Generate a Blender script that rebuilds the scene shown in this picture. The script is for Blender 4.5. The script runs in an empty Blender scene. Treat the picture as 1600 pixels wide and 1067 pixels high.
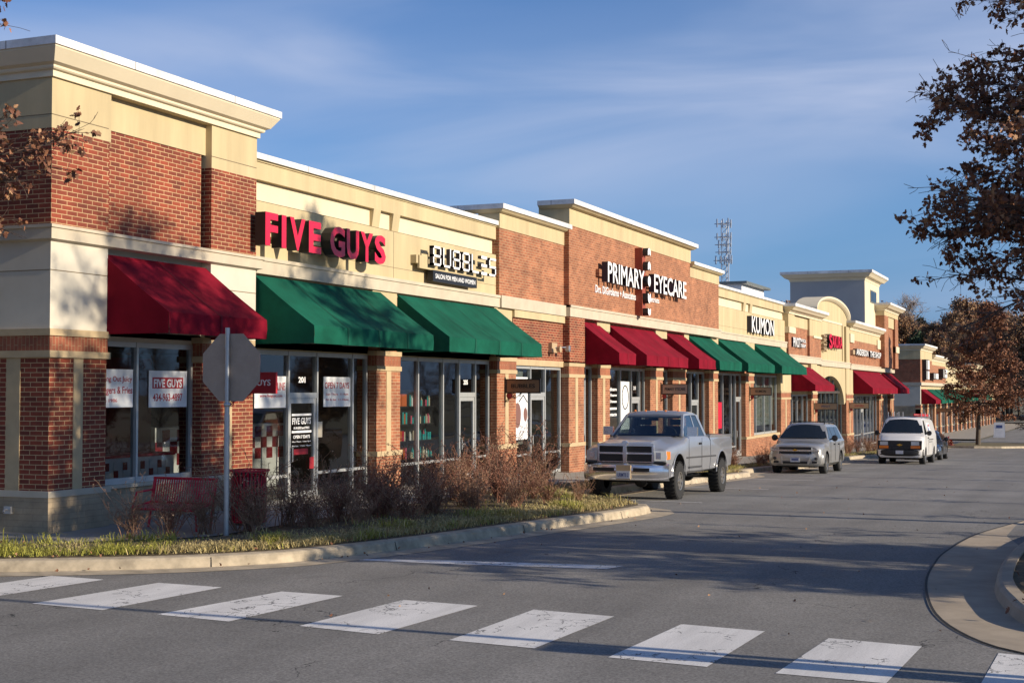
import bpy, bmesh, math, random
from mathutils import Vector, Matrix
R_ = math.radians
random.seed(7)
scene = bpy.context.scene
col = scene.collection
# ------------------------------------------------------------------ camera, sky, sun, exposure
CAM_H = 2.25
cam = bpy.data.cameras.new("camera"); camo = bpy.data.objects.new("camera", cam); col.objects.link(camo)
cam.sensor_width = 36; cam.lens = 36 * 2200 / 1600; cam.clip_end = 5000; cam.clip_start = 0.1
camo.location = (0, 0, CAM_H)
camo.rotation_euler = (R_(90 + 2.0436), 0, R_(22.516))
scene.camera = camo
scene.render.resolution_x = 1024; scene.render.resolution_y = 682
SUN_EL, SUN_AZ = 19.0, 91.0         # azimuth clockwise from +Y
w = bpy.data.worlds.new("World"); scene.world = w; w.use_nodes = True
nt = w.node_tree; nt.nodes.clear()
out = nt.nodes.new("ShaderNodeOutputWorld"); bg = nt.nodes.new("ShaderNodeBackground")
sky = nt.nodes.new("ShaderNodeTexSky"); sky.sky_type = 'NISHITA'; sky.sun_disc = False
sky.sun_elevation = R_(SUN_EL); sky.sun_rotation = R_(SUN_AZ)
sky.air_density = 1.0; sky.dust_density = 0.4; sky.ozone_density = 3.0; sky.altitude = 200
def WN(t, **k):
    n = nt.nodes.new(t)
    for a_, v_ in k.items(): setattr(n, a_, v_)
    return n
LK = nt.links.new
tc = WN("ShaderNodeTexCoord")
def cloud_noise(rot, scl, sc, det, dist, lo, hi):
    mp = WN("ShaderNodeMapping"); mp.inputs['Rotation'].default_value = rot; mp.inputs['Scale'].default_value = scl
    nz = WN("ShaderNodeTexNoise"); nz.inputs['Scale'].default_value = sc; nz.inputs['Detail'].default_value = det; nz.inputs['Roughness'].default_value = .48; nz.inputs['Distortion'].default_value = dist
    cr = WN("ShaderNodeMapRange", interpolation_type='SMOOTHSTEP'); cr.inputs[1].default_value = lo; cr.inputs[2].default_value = hi
    LK(tc.outputs['Generated'], mp.inputs[0]); LK(mp.outputs[0], nz.inputs[0]); LK(nz.outputs[0], cr.inputs[0]); return cr.outputs[0]
c1 = cloud_noise((R_(3), R_(-4), R_(20)), (1.0, 1.0, 5.5), 1.0, 3, .4, .42, .70)
c2 = cloud_noise((R_(8), R_(6), R_(50)), (1.5, 1.5, 9), 1.6, 5, .6, .28, .74)
# broad veil between about 7 and 15 degrees up
sx = WN("ShaderNodeSeparateXYZ"); LK(tc.outputs['Generated'], sx.inputs[0])
tl = WN("ShaderNodeMath", operation='MULTIPLY_ADD'); tl.inputs[1].default_value = -.10; LK(sx.outputs[0], tl.inputs[0]); LK(sx.outputs[2], tl.inputs[2])
b1 = WN("ShaderNodeMapRange", interpolation_type='SMOOTHSTEP'); b1.inputs[1].default_value = .06; b1.inputs[2].default_value = .22; LK(tl.outputs[0], b1.inputs[0])
b2 = WN("ShaderNodeMapRange", interpolation_type='SMOOTHSTEP'); b2.inputs[1].default_value = .345; b2.inputs[2].default_value = .27; LK(tl.outputs[0], b2.inputs[0])
def MUL(a_, b_, op='MULTIPLY'):
    m_ = WN("ShaderNodeMath", operation=op)
    for i_, v_ in enumerate((a_, b_)):
        if isinstance(v_, (int, float)): m_.inputs[i_].default_value = v_
        else: LK(v_, m_.inputs[i_])
    return m_.outputs[0]
band = MUL(MUL(b1.outputs[0], b2.outputs[0]), MUL(MUL(c2, .75), .22, 'ADD'))
allc = MUL(MUL(band, .85), MUL(MUL(c1, c2), .55), 'ADD')
mcl = WN("ShaderNodeClamp"); LK(allc, mcl.inputs[0]); mcl.inputs[2].default_value = .85
tint = WN("ShaderNodeMix", data_type='RGBA', blend_type='MULTIPLY'); tint.inputs[0].default_value = 1
tint.inputs[7].default_value = (.43, .69, 1.0, 1)
LK(sky.outputs[0], tint.inputs[6])
# thicker, bluer air low down than the model gives
hz = WN("ShaderNodeMapRange", interpolation_type='SMOOTHSTEP'); hz.inputs[1].default_value = .16; hz.inputs[2].default_value = .0; LK(sx.outputs[2], hz.inputs[0])
hzs = MUL(hz.outputs[0], .62)
mh = WN("ShaderNodeMix", data_type='RGBA'); LK(hzs, mh.inputs[0]); LK(tint.outputs[2], mh.inputs[6]); mh.inputs[7].default_value = (1.45, 2.15, 4.5, 1)
mxs = WN("ShaderNodeMix", data_type='RGBA'); LK(mcl.outputs[0], mxs.inputs[0]); LK(mh.outputs[2], mxs.inputs[6]); mxs.inputs[7].default_value = (3.9, 4.5, 6.1, 1)
nt.links.new(mxs.outputs[2], bg.inputs[0]); bg.inputs[1].default_value = 0.10
nt.links.new(bg.outputs[0], out.inputs[0])
sl = bpy.data.lights.new("sun", 'SUN'); sl.energy = 5.0; sl.angle = R_(0.55); sl.color = (1, .86, .67)
so = bpy.data.objects.new("sun", sl); col.objects.link(so)
_a = R_(SUN_AZ); _e = R_(SUN_EL)
sdir = Vector((math.sin(_a) * math.cos(_e), math.cos(_a) * math.cos(_e), math.sin(_e)))
so.rotation_euler = sdir.to_track_quat('Z', 'Y').to_euler(); so.location = (30, -5, 30)
scene.view_settings.view_transform = 'Standard'; scene.view_settings.look = 'None'
scene.view_settings.exposure = 0.38; scene.view_settings.gamma = 1

# ------------------------------------------------------------------ materials
def nmat(name):
    m = bpy.data.materials.new(name); m.use_nodes = True
    return m, m.node_tree.nodes, m.node_tree.links, m.node_tree.nodes["Principled BSDF"]
def pos_node(N):
    return N.new("ShaderNodeNewGeometry").outputs['Position']
def mat(name, c, rough=.7, metal=0., var=.0, vscale=3., bump=0., bscale=60., coat=0., spec=.5, c2=None, stretch=(1, 1, 1)):
    m, N, L, b = nmat(name)
    b.inputs['Base Color'].default_value = (*c, 1); b.inputs['Roughness'].default_value = rough; b.inputs['Metallic'].default_value = metal
    b.inputs['Coat Weight'].default_value = coat; b.inputs['Specular IOR Level'].default_value = spec
    if var or c2:
        p = pos_node(N); mp = N.new("ShaderNodeMapping"); mp.inputs['Scale'].default_value = stretch; L.new(p, mp.inputs[0])
        n = N.new("ShaderNodeTexNoise"); n.inputs['Scale'].default_value = vscale; n.inputs['Detail'].default_value = 6; n.inputs['Roughness'].default_value = .62
        L.new(mp.outputs[0], n.inputs[0])
        r = N.new("ShaderNodeValToRGB"); r.color_ramp.elements[0].position = .32; r.color_ramp.elements[1].position = .68
        a = tuple(x * (1 - var) for x in c); d = c2 if c2 else tuple(min(1, x * (1 + var)) for x in c)
        r.color_ramp.elements[0].color = (*a, 1); r.color_ramp.elements[1].color = (*d, 1)
        L.new(n.outputs[0], r.inputs[0]); L.new(r.outputs[0], b.inputs['Base Color'])
    if bump:
        p = pos_node(N); n = N.new("ShaderNodeTexNoise"); n.inputs['Scale'].default_value = bscale; n.inputs['Detail'].default_value = 4
        L.new(p, n.inputs[0]); bu = N.new("ShaderNodeBump"); bu.inputs['Strength'].default_value = bump; bu.inputs['Distance'].default_value = .01
        L.new(n.outputs[0], bu.inputs['Height']); L.new(bu.outputs[0], b.inputs['Normal'])
    return m
def brick_mat(name, c1, c2, mortar, bw=.25, rh=.0775, ms=.013, soldier=False, bumpd=.006):
    m, N, L, b = nmat(name)
    p = pos_node(N); sx = N.new("ShaderNodeSeparateXYZ"); L.new(p, sx.inputs[0])
    ad = N.new("ShaderNodeMath"); ad.operation = 'ADD'; L.new(sx.outputs[0], ad.inputs[0]); L.new(sx.outputs[1], ad.inputs[1])
    cb = N.new("ShaderNodeCombineXYZ")
    if soldier: L.new(sx.outputs[2], cb.inputs[0]); L.new(ad.outputs[0], cb.inputs[1])
    else: L.new(ad.outputs[0], cb.inputs[0]); L.new(sx.outputs[2], cb.inputs[1])
    t = N.new("ShaderNodeTexBrick"); L.new(cb.outputs[0], t.inputs['Vector'])
    t.inputs['Scale'].default_value = 1; t.inputs['Brick Width'].default_value = bw; t.inputs['Row Height'].default_value = rh
    t.inputs['Mortar Size'].default_value = ms / 2; t.inputs['Mortar Smooth'].default_value = .15; t.inputs['Bias'].default_value = -.1
    t.inputs['Color1'].default_value = (*c1, 1); t.inputs['Color2'].default_value = (*c2, 1); t.inputs['Mortar'].default_value = (*mortar, 1)
    n = N.new("ShaderNodeTexNoise"); n.inputs['Scale'].default_value = 1.3; n.inputs['Detail'].default_value = 8; n.inputs['Roughness'].default_value = .7; L.new(p, n.inputs[0])
    mr = N.new("ShaderNodeMapRange"); mr.inputs[1].default_value = .3; mr.inputs[2].default_value = .7; mr.inputs[3].default_value = .66; mr.inputs[4].default_value = 1.28
    L.new(n.outputs[0], mr.inputs[0])
    mx = N.new("ShaderNodeMix"); mx.data_type = 'RGBA'; mx.blend_type = 'MULTIPLY'; mx.inputs[0].default_value = 1
    L.new(t.outputs[0], mx.inputs[6]); L.new(mr.outputs[0], mx.inputs[7]); L.new(mx.outputs[2], b.inputs['Base Color'])
    bu = N.new("ShaderNodeBump"); bu.invert = True; bu.inputs['Strength'].default_value = .7; bu.inputs['Distance'].default_value = bumpd
    L.new(t.outputs['Fac'], bu.inputs['Height']); L.new(bu.outputs[0], b.inputs['Normal'])
    b.inputs['Roughness'].default_value = .85
    return m
def glass_mat(name, tintc=(.62, .65, .64), refl=.03, rough=.02):
    m, N, L, b = nmat(name); N.remove(b)
    o = N["Material Output"]; tr = N.new("ShaderNodeBsdfTransparent"); tr.inputs[0].default_value = (*tintc, 1)
    g = N.new("ShaderNodeBsdfGlossy"); g.inputs['Roughness'].default_value = rough; g.inputs[0].default_value = (.9, .95, 1, 1)
    f = N.new("ShaderNodeFresnel"); f.inputs[0].default_value = 1.5
    mr = N.new("ShaderNodeMath"); mr.operation = 'MULTIPLY_ADD'; mr.inputs[1].default_value = 1.2; mr.inputs[2].default_value = refl
    L.new(f.outputs[0], mr.inputs[0]); ms = N.new("ShaderNodeMixShader"); L.new(mr.outputs[0], ms.inputs[0]); L.new(tr.outputs[0], ms.inputs[1]); L.new(g.outputs[0], ms.inputs[2])
    n = N.new("ShaderNodeTexNoise"); n.inputs['Scale'].default_value = .7; n.inputs['Detail'].default_value = 1; L.new(pos_node(N), n.inputs[0])
    bu = N.new("ShaderNodeBump"); bu.inputs['Strength'].default_value = .12; bu.inputs['Distance'].default_value = .05; L.new(n.outputs[0], bu.inputs['Height']); L.new(bu.outputs[0], g.inputs['Normal'])
    L.new(ms.outputs[0], o.inputs[0]); return m

M = {}
M['brick'] = brick_mat('brick_red', (.250, .048, .022), (.125, .027, .015), (.50, .34, .18))
M['brick_or'] = brick_mat('brick_orange', (.355, .130, .062), (.225, .075, .037), (.45, .31, .18))
M['soldier'] = brick_mat('brick_soldier', (.32, .10, .05), (.25, .075, .04), (.36, .22, .12), bw=.25, rh=.0775, soldier=True)
M['block'] = brick_mat('block_tan', (.40, .31, .20), (.36, .28, .18), (.28, .22, .145), bw=.4, rh=.1, ms=.009, bumpd=.002)
M['stone'] = mat('cast_stone', (.50, .435, .33), .85, var=.10, vscale=2, bump=.2, bscale=120)
M['strip'] = mat('strip_stone', (.46, .35, .205), .85, var=.10, vscale=3, bump=.2, bscale=80)
M['eifs'] = mat('stucco_tan', (.49, .40, .235), .9, var=.13, vscale=1.6, bump=.25, bscale=150, stretch=(1, 1, .14))
M['eifs_l'] = mat('stucco_cream', (.66, .57, .40), .9, var=.05, vscale=.9, bump=.25, bscale=150, stretch=(1, 1, .14))
M['eifs_b'] = mat('stucco_beige', (.56, .52, .43), .9, var=.07, vscale=1.2, bump=.25, bscale=150)
M['joint'] = mat('joint_dark', (.16, .12, .07), .9)
M['cap'] = brick_mat('cap_metal', (.66, .66, .66), (.60, .60, .60), (.30, .30, .30), bw=3.0, rh=60, ms=.03, bumpd=.001)
M['corn'] = mat('cornice_cream', (.66, .58, .42), .85, var=.04, vscale=1.5)
M['awn_r'] = mat('awning_red', (.185, .005, .017), .95, spec=.15, var=.26, vscale=1.2, bump=.3, bscale=6)
M['awn_g'] = mat('awning_green', (.006, .084, .053), .95, spec=.15, var=.28, vscale=1.2, bump=.3, bscale=6)
M['awn_rs'] = mat('awning_red_seam', (.13, .004, .012), .9); M['awn_gs'] = mat('awning_green_seam', (.004, .062, .040), .9)
M['alu'] = mat('frame_aluminium', (.50, .51, .50), .42, .45, var=.06, vscale=5)
M['alu_d'] = mat('frame_grey', (.17, .19, .18), .45, .3)
M['glass'] = glass_mat('storefront_glass')
M['glass_car'] = glass_mat('car_glass', (.50, .56, .54), .05)
M['glass_dark'] = mat('tinted_glass', (.012, .016, .02), .04, 0, spec=.7)
M['conc'] = mat('concrete', (.36, .30, .225), .88, var=.16, vscale=2.2, bump=.25, bscale=90)
M['conc_w'] = mat('sidewalk_concrete', (.31, .28, .235), .9, var=.12, vscale=1.2, bump=.2, bscale=90)
M['kerb'] = mat('kerb_concrete', (.40, .335, .24), .88, var=.30, vscale=4, bump=.3, bscale=70)
M['soil'] = mat('bed_soil', (.085, .06, .035), .95, var=.4, vscale=12, bump=.8, bscale=40, c2=(.16, .12, .06))
M['white'] = mat('white_panel', (.78, .78, .78), .5)
M['white2'] = mat('letter_white', (.86, .86, .86), .4)
M['black'] = mat('black_metal', (.012, .012, .014), .45)
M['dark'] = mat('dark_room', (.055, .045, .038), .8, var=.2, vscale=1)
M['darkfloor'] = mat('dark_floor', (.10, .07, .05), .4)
M['red'] = mat('red_enamel', (.55, .010, .035), .35)
M['redsign'] = mat('sign_red', (.62, .012, .05), .4)
M['redpaper'] = mat('red_paper', (.42, .02, .03), .6)
M['redpanel'] = mat('red_panel', (.22, .012, .02), .5)
M['bluewh'] = mat('poster_white', (.72, .74, .76), .6, var=.07, vscale=2, bump=1.0, bscale=3)
M['galv'] = mat('galvanised_steel', (.42, .43, .45), .38, .75, var=.1, vscale=8)
M['signback'] = mat('sign_back_aluminium', (.36, .29, .235), .65, 0, var=.10, vscale=4)
M['brownsign'] = mat('brown_sign', (.27, .16, .085), .55, var=.1, vscale=3)
M['greysign'] = mat('grey_brown_sign', (.36, .29, .25), .55)
M['tansign'] = mat('tan_sign', (.44, .32, .19), .55)
M['tower'] = mat('tower_stucco', (.36, .36, .36), .9, var=.06, vscale=.5, bump=.1)
M['roof'] = mat('roof_membrane', (.45, .45, .44), .8)
M['rubber'] = mat('rubber', (.016, .016, .016), .8, var=.3, vscale=10)
M['chrome'] = mat('chrome', (.80, .80, .82), .18, .9)
M['steelwheel'] = mat('wheel_alloy', (.50, .47, .42), .3, .85)
M['lens'] = mat('lamp_lens', (.55, .58, .60), .08, .1, coat=1)
M['amber'] = mat('amber_lens', (.72, .19, .02), .2, coat=.8)
M['plastic'] = mat('grey_plastic', (.05, .05, .052), .55)
M['plasticb'] = mat('black_plastic', (.015, .015, .016), .5)
M['plate'] = mat('plate_white', (.55, .58, .62), .45)
M['ink'] = mat('plate_ink', (.05, .08, .22), .5)
M['gold'] = mat('gold_emblem', (.75, .42, .06), .25, .7)
M['silver'] = mat('silver_paint', (.40, .41, .43), .32, .55, coat=.6, var=.05, vscale=2)
M['pewter'] = mat('pewter_paint', (.40, .395, .38), .30, .5, coat=.7, var=.03, vscale=2)
M['vanwhite'] = mat('van_white', (.74, .73, .71), .3, 0, coat=.5)
M['carblack'] = mat('dark_paint', (.05, .052, .055), .2, .3, coat=1)
M['bark'] = mat('bark', (.10, .078, .058), .9, var=.3, vscale=14, bump=.6, bscale=40)
M['barkd'] = mat('twig', (.085, .055, .042), .9, var=.25, vscale=10)
M['twig'] = mat('dry_twig', (.29, .165, .10), .9, var=.35, vscale=6)
M['twig2'] = mat('dry_twig_red', (.23, .10, .065), .9, var=.3, vscale=6)
M['shrubleaf'] = mat('dry_shrub_leaf', (.22, .095, .06), .85, var=.4, vscale=9)
M['seed'] = mat('seed_head', (.36, .25, .16), .9, var=.35, vscale=9)
M['leaf'] = mat('oak_leaf_brown', (.25, .105, .05), .75, var=.35, vscale=6)
M['leaf2'] = mat('oak_leaf_dark', (.14, .055, .03), .75, var=.3, vscale=6)
M['leaf3'] = mat('oak_leaf_tan', (.34, .19, .10), .75, var=.25, vscale=6)
M['pine'] = mat('pine_needles', (.028, .05, .022), .85, var=.35, vscale=.8)
M['woodbare'] = mat('bare_twigs', (.30, .235, .19), .9, var=.25, vscale=.6)
M['woodleaf'] = mat('wood_leaf', (.30, .18, .09), .9, var=.4, vscale=.5)
M['bushgreen'] = mat('bush_green', (.06, .075, .025), .9, var=.3, vscale=2)
M['lens2'] = mat('suv_lens', (.30, .33, .36), .06, .3, coat=1)
M['grass_g'] = mat('grass_green', (.30, .29, .05), .85, var=.35, vscale=3)
M['grass_y'] = mat('grass_straw', (.42, .34, .15), .85, var=.3, vscale=4)
M['terr'] = mat('dry_ground', (.20, .15, .085), .95, var=.3, vscale=.25, c2=(.13, .12, .05))
M['teal'] = mat('teal_bottle', (.02, .38, .38), .4); M['orange'] = mat('orange_box', (.62, .13, .02), .5)
M['cream'] = mat('cream_box', (.6, .53, .4), .5); M['pink'] = mat('pink_box', (.6, .09, .16), .5)
M['skin'] = mat('poster_skin', (.45, .27, .20), .6); M['lensbrown'] = mat('poster_brown', (.20, .10, .08), .5)
M['blind'] = mat('window_blind', (.25, .28, .26), .7); M['grey'] = mat('grey_panel', (.26, .26, .25), .7)
M['tree_w'] = mat('tower_metal', (.60, .64, .70), .5, .3)
M['redpost'] = mat('post_red', (.30, .06, .03), .6)
M['navy'] = mat('letter_return', (.010, .010, .03), .4)

def road_mats():
    m, N, L, b = nmat('asphalt')
    p = pos_node(N)
    n1 = N.new("ShaderNodeTexNoise"); n1.inputs['Scale'].default_value = 38; n1.inputs['Detail'].default_value = 6; n1.inputs['Roughness'].default_value = .8; L.new(p, n1.inputs[0])
    n2 = N.new("ShaderNodeTexNoise"); n2.inputs['Scale'].default_value = .35; n2.inputs['Detail'].default_value = 6; n2.inputs['Roughness'].default_value = .6; L.new(p, n2.inputs[0])
    r1 = N.new("ShaderNodeValToRGB"); r1.color_ramp.elements[0].position = .3; r1.color_ramp.elements[1].position = .72
    r1.color_ramp.elements[0].color = (.050, .048, .046, 1); r1.color_ramp.elements[1].color = (.325, .315, .295, 1); L.new(n1.outputs[0], r1.inputs[0])
    mr = N.new("ShaderNodeMapRange"); mr.inputs[1].default_value = .3; mr.inputs[2].default_value = .7; mr.inputs[3].default_value = .80; mr.inputs[4].default_value = 1.18; L.new(n2.outputs[0], mr.inputs[0])
    mx = N.new("ShaderNodeMix"); mx.data_type = 'RGBA'; mx.blend_type = 'MULTIPLY'; mx.inputs[0].default_value = 1
    L.new(r1.outputs[0], mx.inputs[6]); L.new(mr.outputs[0], mx.inputs[7])
    # long tyre streaks along the driving direction
    mp = N.new("ShaderNodeMapping"); mp.inputs['Scale'].default_value = (1.4, .04, 1); L.new(p, mp.inputs[0])
    n3 = N.new("ShaderNodeTexNoise"); n3.inputs['Scale'].default_value = 1; n3.inputs['Detail'].default_value = 5; L.new(mp.outputs[0], n3.inputs[0])
    m3 = N.new("ShaderNodeMapRange"); m3.inputs[1].default_value = .35; m3.inputs[2].default_value = .65; m3.inputs[3].default_value = .9; m3.inputs[4].default_value = 1.08; L.new(n3.outputs[0], m3.inputs[0])
    mx2 = N.new("ShaderNodeMix"); mx2.data_type = 'RGBA'; mx2.blend_type = 'MULTIPLY'; mx2.inputs[0].default_value = 1
    L.new(mx.outputs[2], mx2.inputs[6]); L.new(m3.outputs[0], mx2.inputs[7])
    v = N.new("ShaderNodeTexVoronoi"); v.feature = 'DISTANCE_TO_EDGE'; v.inputs['Scale'].default_value = .28
    nd = N.new("ShaderNodeTexNoise"); nd.inputs['Scale'].default_value = 2.2; nd.inputs['Detail'].default_value = 6; L.new(p, nd.inputs[0])
    vm = N.new("ShaderNodeVectorMath"); vm.operation = 'MULTIPLY_ADD'; vm.inputs[1].default_value = (.9, .9, .9); L.new(nd.outputs[1], vm.inputs[0]); L.new(p, vm.inputs[2]); L.new(vm.outputs[0], v.inputs[0])
    lt = N.new("ShaderNodeMath"); lt.operation = 'LESS_THAN'; lt.inputs[1].default_value = .0022; L.new(v.outputs[0], lt.inputs[0])
    n5 = N.new("ShaderNodeTexNoise"); n5.inputs['Scale'].default_value = .5; L.new(p, n5.inputs[0])
    g5 = N.new("ShaderNodeMath"); g5.operation = 'GREATER_THAN'; g5.inputs[1].default_value = .52; L.new(n5.outputs[0], g5.inputs[0])
    mm = N.new("ShaderNodeMath"); mm.operation = 'MULTIPLY'; L.new(lt.outputs[0], mm.inputs[0]); L.new(g5.outputs[0], mm.inputs[1])
    mx3 = N.new("ShaderNodeMix"); mx3.data_type = 'RGBA'; L.new(mm.outputs[0], mx3.inputs[0]); L.new(mx2.outputs[2], mx3.inputs[6]); mx3.inputs[7].default_value = (.025, .025, .025, 1)
    L.new(mx3.outputs[2], b.inputs['Base Color'])
    bu = N.new("ShaderNodeBump"); bu.inputs['Strength'].default_value = .35; bu.inputs['Distance'].default_value = .006; L.new(n1.outputs[0], bu.inputs['Height']); L.new(bu.outputs[0], b.inputs['Normal'])
    b.inputs['Roughness'].default_value = .9
    v2 = N.new("ShaderNodeTexVoronoi"); v2.inputs['Scale'].default_value = .55; L.new(vm.outputs[0], v2.inputs[0])
    m9 = N.new("ShaderNodeMapRange"); m9.inputs[1].default_value = .0; m9.inputs[2].default_value = .16; m9.inputs[3].default_value = .72; m9.inputs[4].default_value = 1; L.new(v2.outputs[0], m9.inputs[0])
    mx4 = N.new("ShaderNodeMix"); mx4.data_type = 'RGBA'; mx4.blend_type = 'MULTIPLY'; mx4.inputs[0].default_value = 1; L.new(mx3.outputs[2], mx4.inputs[6]); L.new(m9.outputs[0], mx4.inputs[7]); L.new(mx4.outputs[2], b.inputs['Base Color'])
    M['asphalt'] = m
    m, N, L, b = nmat('road_paint'); p = pos_node(N)
    v = N.new("ShaderNodeTexVoronoi"); v.feature = 'DISTANCE_TO_EDGE'; v.inputs['Scale'].default_value = 3.2
    nd = N.new("ShaderNodeTexNoise"); nd.inputs['Scale'].default_value = 6; nd.inputs['Detail'].default_value = 5; L.new(p, nd.inputs[0])
    vm = N.new("ShaderNodeVectorMath"); vm.operation = 'MULTIPLY_ADD'; vm.inputs[1].default_value = (.3, .3, .3); L.new(nd.outputs[1], vm.inputs[0]); L.new(p, vm.inputs[2]); L.new(vm.outputs[0], v.inputs[0])
    lt = N.new("ShaderNodeMath"); lt.operation = 'LESS_THAN'; lt.inputs[1].default_value = .016; L.new(v.outputs[0], lt.inputs[0])
    n5 = N.new("ShaderNodeTexNoise"); n5.inputs['Scale'].default_value = 1.4; n5.inputs['Detail'].default_value = 4; L.new(p, n5.inputs[0])
    g5 = N.new("ShaderNodeMath"); g5.operation = 'GREATER_THAN'; g5.inputs[1].default_value = .53; L.new(n5.outputs[0], g5.inputs[0])
    mm = N.new("ShaderNodeMath"); mm.operation = 'MULTIPLY'; L.new(lt.outputs[0], mm.inputs[0]); L.new(g5.outputs[0], mm.inputs[1])
    n6 = N.new("ShaderNodeTexNoise"); n6.inputs['Scale'].default_value = 55; n6.inputs['Detail'].default_value = 5; n6.inputs['Roughness'].default_value = .8; L.new(p, n6.inputs[0])
    r = N.new("ShaderNodeValToRGB"); r.color_ramp.elements[0].position = .30; r.color_ramp.elements[1].position = .50
    r.color_ramp.elements[0].color = (.36, .35, .34, 1); r.color_ramp.elements[1].color = (.70, .69, .67, 1); L.new(n6.outputs[0], r.inputs[0])
    mx = N.new("ShaderNodeMix"); mx.data_type = 'RGBA'; L.new(mm.outputs[0], mx.inputs[0]); L.new(r.outputs[0], mx.inputs[6]); mx.inputs[7].default_value = (.10, .10, .10, 1)
    L.new(mx.outputs[2], b.inputs['Base Color']); b.inputs['Roughness'].default_value = .8
    bu = N.new("ShaderNodeBump"); bu.inputs['Strength'].default_value = .3; bu.inputs['Distance'].default_value = .004; L.new(n6.outputs[0], bu.inputs['Height']); L.new(bu.outputs[0], b.inputs['Normal'])
    mp = N.new("ShaderNodeMapping"); mp.inputs['Scale'].default_value = (2.4, .25, 1); L.new(p, mp.inputs[0]); n7 = N.new("ShaderNodeTexNoise"); n7.inputs['Scale'].default_value = 1; n7.inputs['Detail'].default_value = 6; n7.inputs['Roughness'].default_value = .7; L.new(mp.outputs[0], n7.inputs[0])
    m7 = N.new("ShaderNodeMapRange"); m7.inputs[1].default_value = .38; m7.inputs[2].default_value = .62; m7.inputs[3].default_value = .84; m7.inputs[4].default_value = 1.05; L.new(n7.outputs[0], m7.inputs[0])
    mx8 = N.new("ShaderNodeMix"); mx8.data_type = 'RGBA'; mx8.blend_type = 'MULTIPLY'; mx8.inputs[0].default_value = 1; L.new(mx.outputs[2], mx8.inputs[6]); L.new(m7.outputs[0], mx8.inputs[7]); L.new(mx8.outputs[2], b.inputs['Base Color'])
    M['paint'] = m
road_mats()

# ------------------------------------------------------------------ mesh builder
class MB:
    def __init__(s): s.v = []; s.f = []; s.mi = []; s.mats = []
    def m(s, mm):
        mm = M[mm] if isinstance(mm, str) else mm
        if mm not in s.mats: s.mats.append(mm)
        return s.mats.index(mm)
    def add(s, vs, fs, mm):
        o = len(s.v); s.v.extend(vs); k = s.m(mm)
        for f in fs: s.f.append(tuple(i + o for i in f)); s.mi.append(k)
    def box(s, x0, x1, y0, y1, z0, z1, mm, T=None):
        vs = [(x, y, z) for z in (z0, z1) for y in (y0, y1) for x in (x0, x1)]
        if T: vs = [tuple(T @ Vector(v)) for v in vs]
        s.add(vs, [(0, 2, 3, 1), (4, 5, 7, 6), (0, 1, 5, 4), (2, 6, 7, 3), (0, 4, 6, 2), (1, 3, 7, 5)], mm)
    def quad(s, a, b, c, d, mm): s.add([tuple(a), tuple(b), tuple(c), tuple(d)], [(0, 1, 2, 3)], mm)
    def prism(s, poly, axis, a0, a1, mm):
        """extrude polygon (list of 2D) along axis x/y/z"""
        def P(u, v, a): return {'x': (a, u, v), 'y': (u, a, v), 'z': (u, v, a)}[axis]
        n = len(poly); vs = [P(u, v, a0) for u, v in poly] + [P(u, v, a1) for u, v in poly]
        fs = [tuple(range(n))[::-1], tuple(range(n, 2 * n))] + [(i, (i + 1) % n, n + (i + 1) % n, n + i) for i in range(n)]
        s.add(vs, fs, mm)
    def tube(s, pts, rad, mm, n=8, cap=True):
        pts = [Vector(p) for p in pts]; rad = rad if isinstance(rad, (list, tuple)) else [rad] * len(pts)
        vs = []; fs = []
        for i, p in enumerate(pts):
            d = (pts[min(i + 1, len(pts) - 1)] - pts[max(i - 1, 0)])
            if d.length < 1e-9: d = Vector((0, 0, 1))
            d.normalize(); a = Vector((0, 0, 1)) if abs(d.z) < .9 else Vector((1, 0, 0))
            u = d.cross(a).normalized(); v = d.cross(u)
            for k in range(n):
                t = 2 * math.pi * k / n; vs.append(tuple(p + (u * math.cos(t) + v * math.sin(t)) * rad[i]))
        for i in range(len(pts) - 1):
            for k in range(n):
                a = i * n + k; b = i * n + (k + 1) % n; fs.append((a, b, b + n, a + n))
        if cap: fs.append(tuple(range(n))); fs.append(tuple(range((len(pts) - 1) * n, len(pts) * n))[::-1])
        s.add(vs, fs, mm)
    def lathe(s, prof, c, axis, mm, n=24, closed=False):
        """prof: list of (r, a) around axis through c"""
        vs = []; fs = []; c = Vector(c)
        ax = {'x': Vector((1, 0, 0)), 'y': Vector((0, 1, 0)), 'z': Vector((0, 0, 1))}[axis]
        u = {'x': Vector((0, 1, 0)), 'y': Vector((1, 0, 0)), 'z': Vector((1, 0, 0))}[axis]; v = ax.cross(u)
        for r, a in prof:
            for k in range(n):
                t = 2 * math.pi * k / n; vs.append(tuple(c + ax * a + (u * math.cos(t) + v * math.sin(t)) * r))
        m_ = len(prof)
        for i in range(m_ if closed else m_ - 1):
            j = (i + 1) % m_
            for k in range(n):
                fs.append((i * n + k, i * n + (k + 1) % n, j * n + (k + 1) % n, j * n + k))
        s.add(vs, fs, mm)
    def build(s, name, parent=None, smooth=None):
        me = bpy.data.meshes.new(name); me.from_pydata(s.v, [], s.f)
        for m_ in s.mats: me.materials.append(m_)
        me.polygons.foreach_set('material_index', s.mi)
        if smooth:
            me.polygons.foreach_set('use_smooth', [True] * len(me.polygons))
            me.set_sharp_from_angle(angle=R_(smooth))
        me.update()
        o = bpy.data.objects.new(name, me); col.objects.link(o)
        if parent is not None: o.parent = parent
        return o
def empty(name, loc=(0, 0, 0), rot=(0, 0, 0)):
    o = bpy.data.objects.new(name, None); col.objects.link(o); o.location = loc; o.rotation_euler = rot; o.empty_display_size = .2
    return o
def tag(o, label, cat, group=None):
    o['label'] = label; o['category'] = cat
    if group: o['group'] = group
    return o
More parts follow.
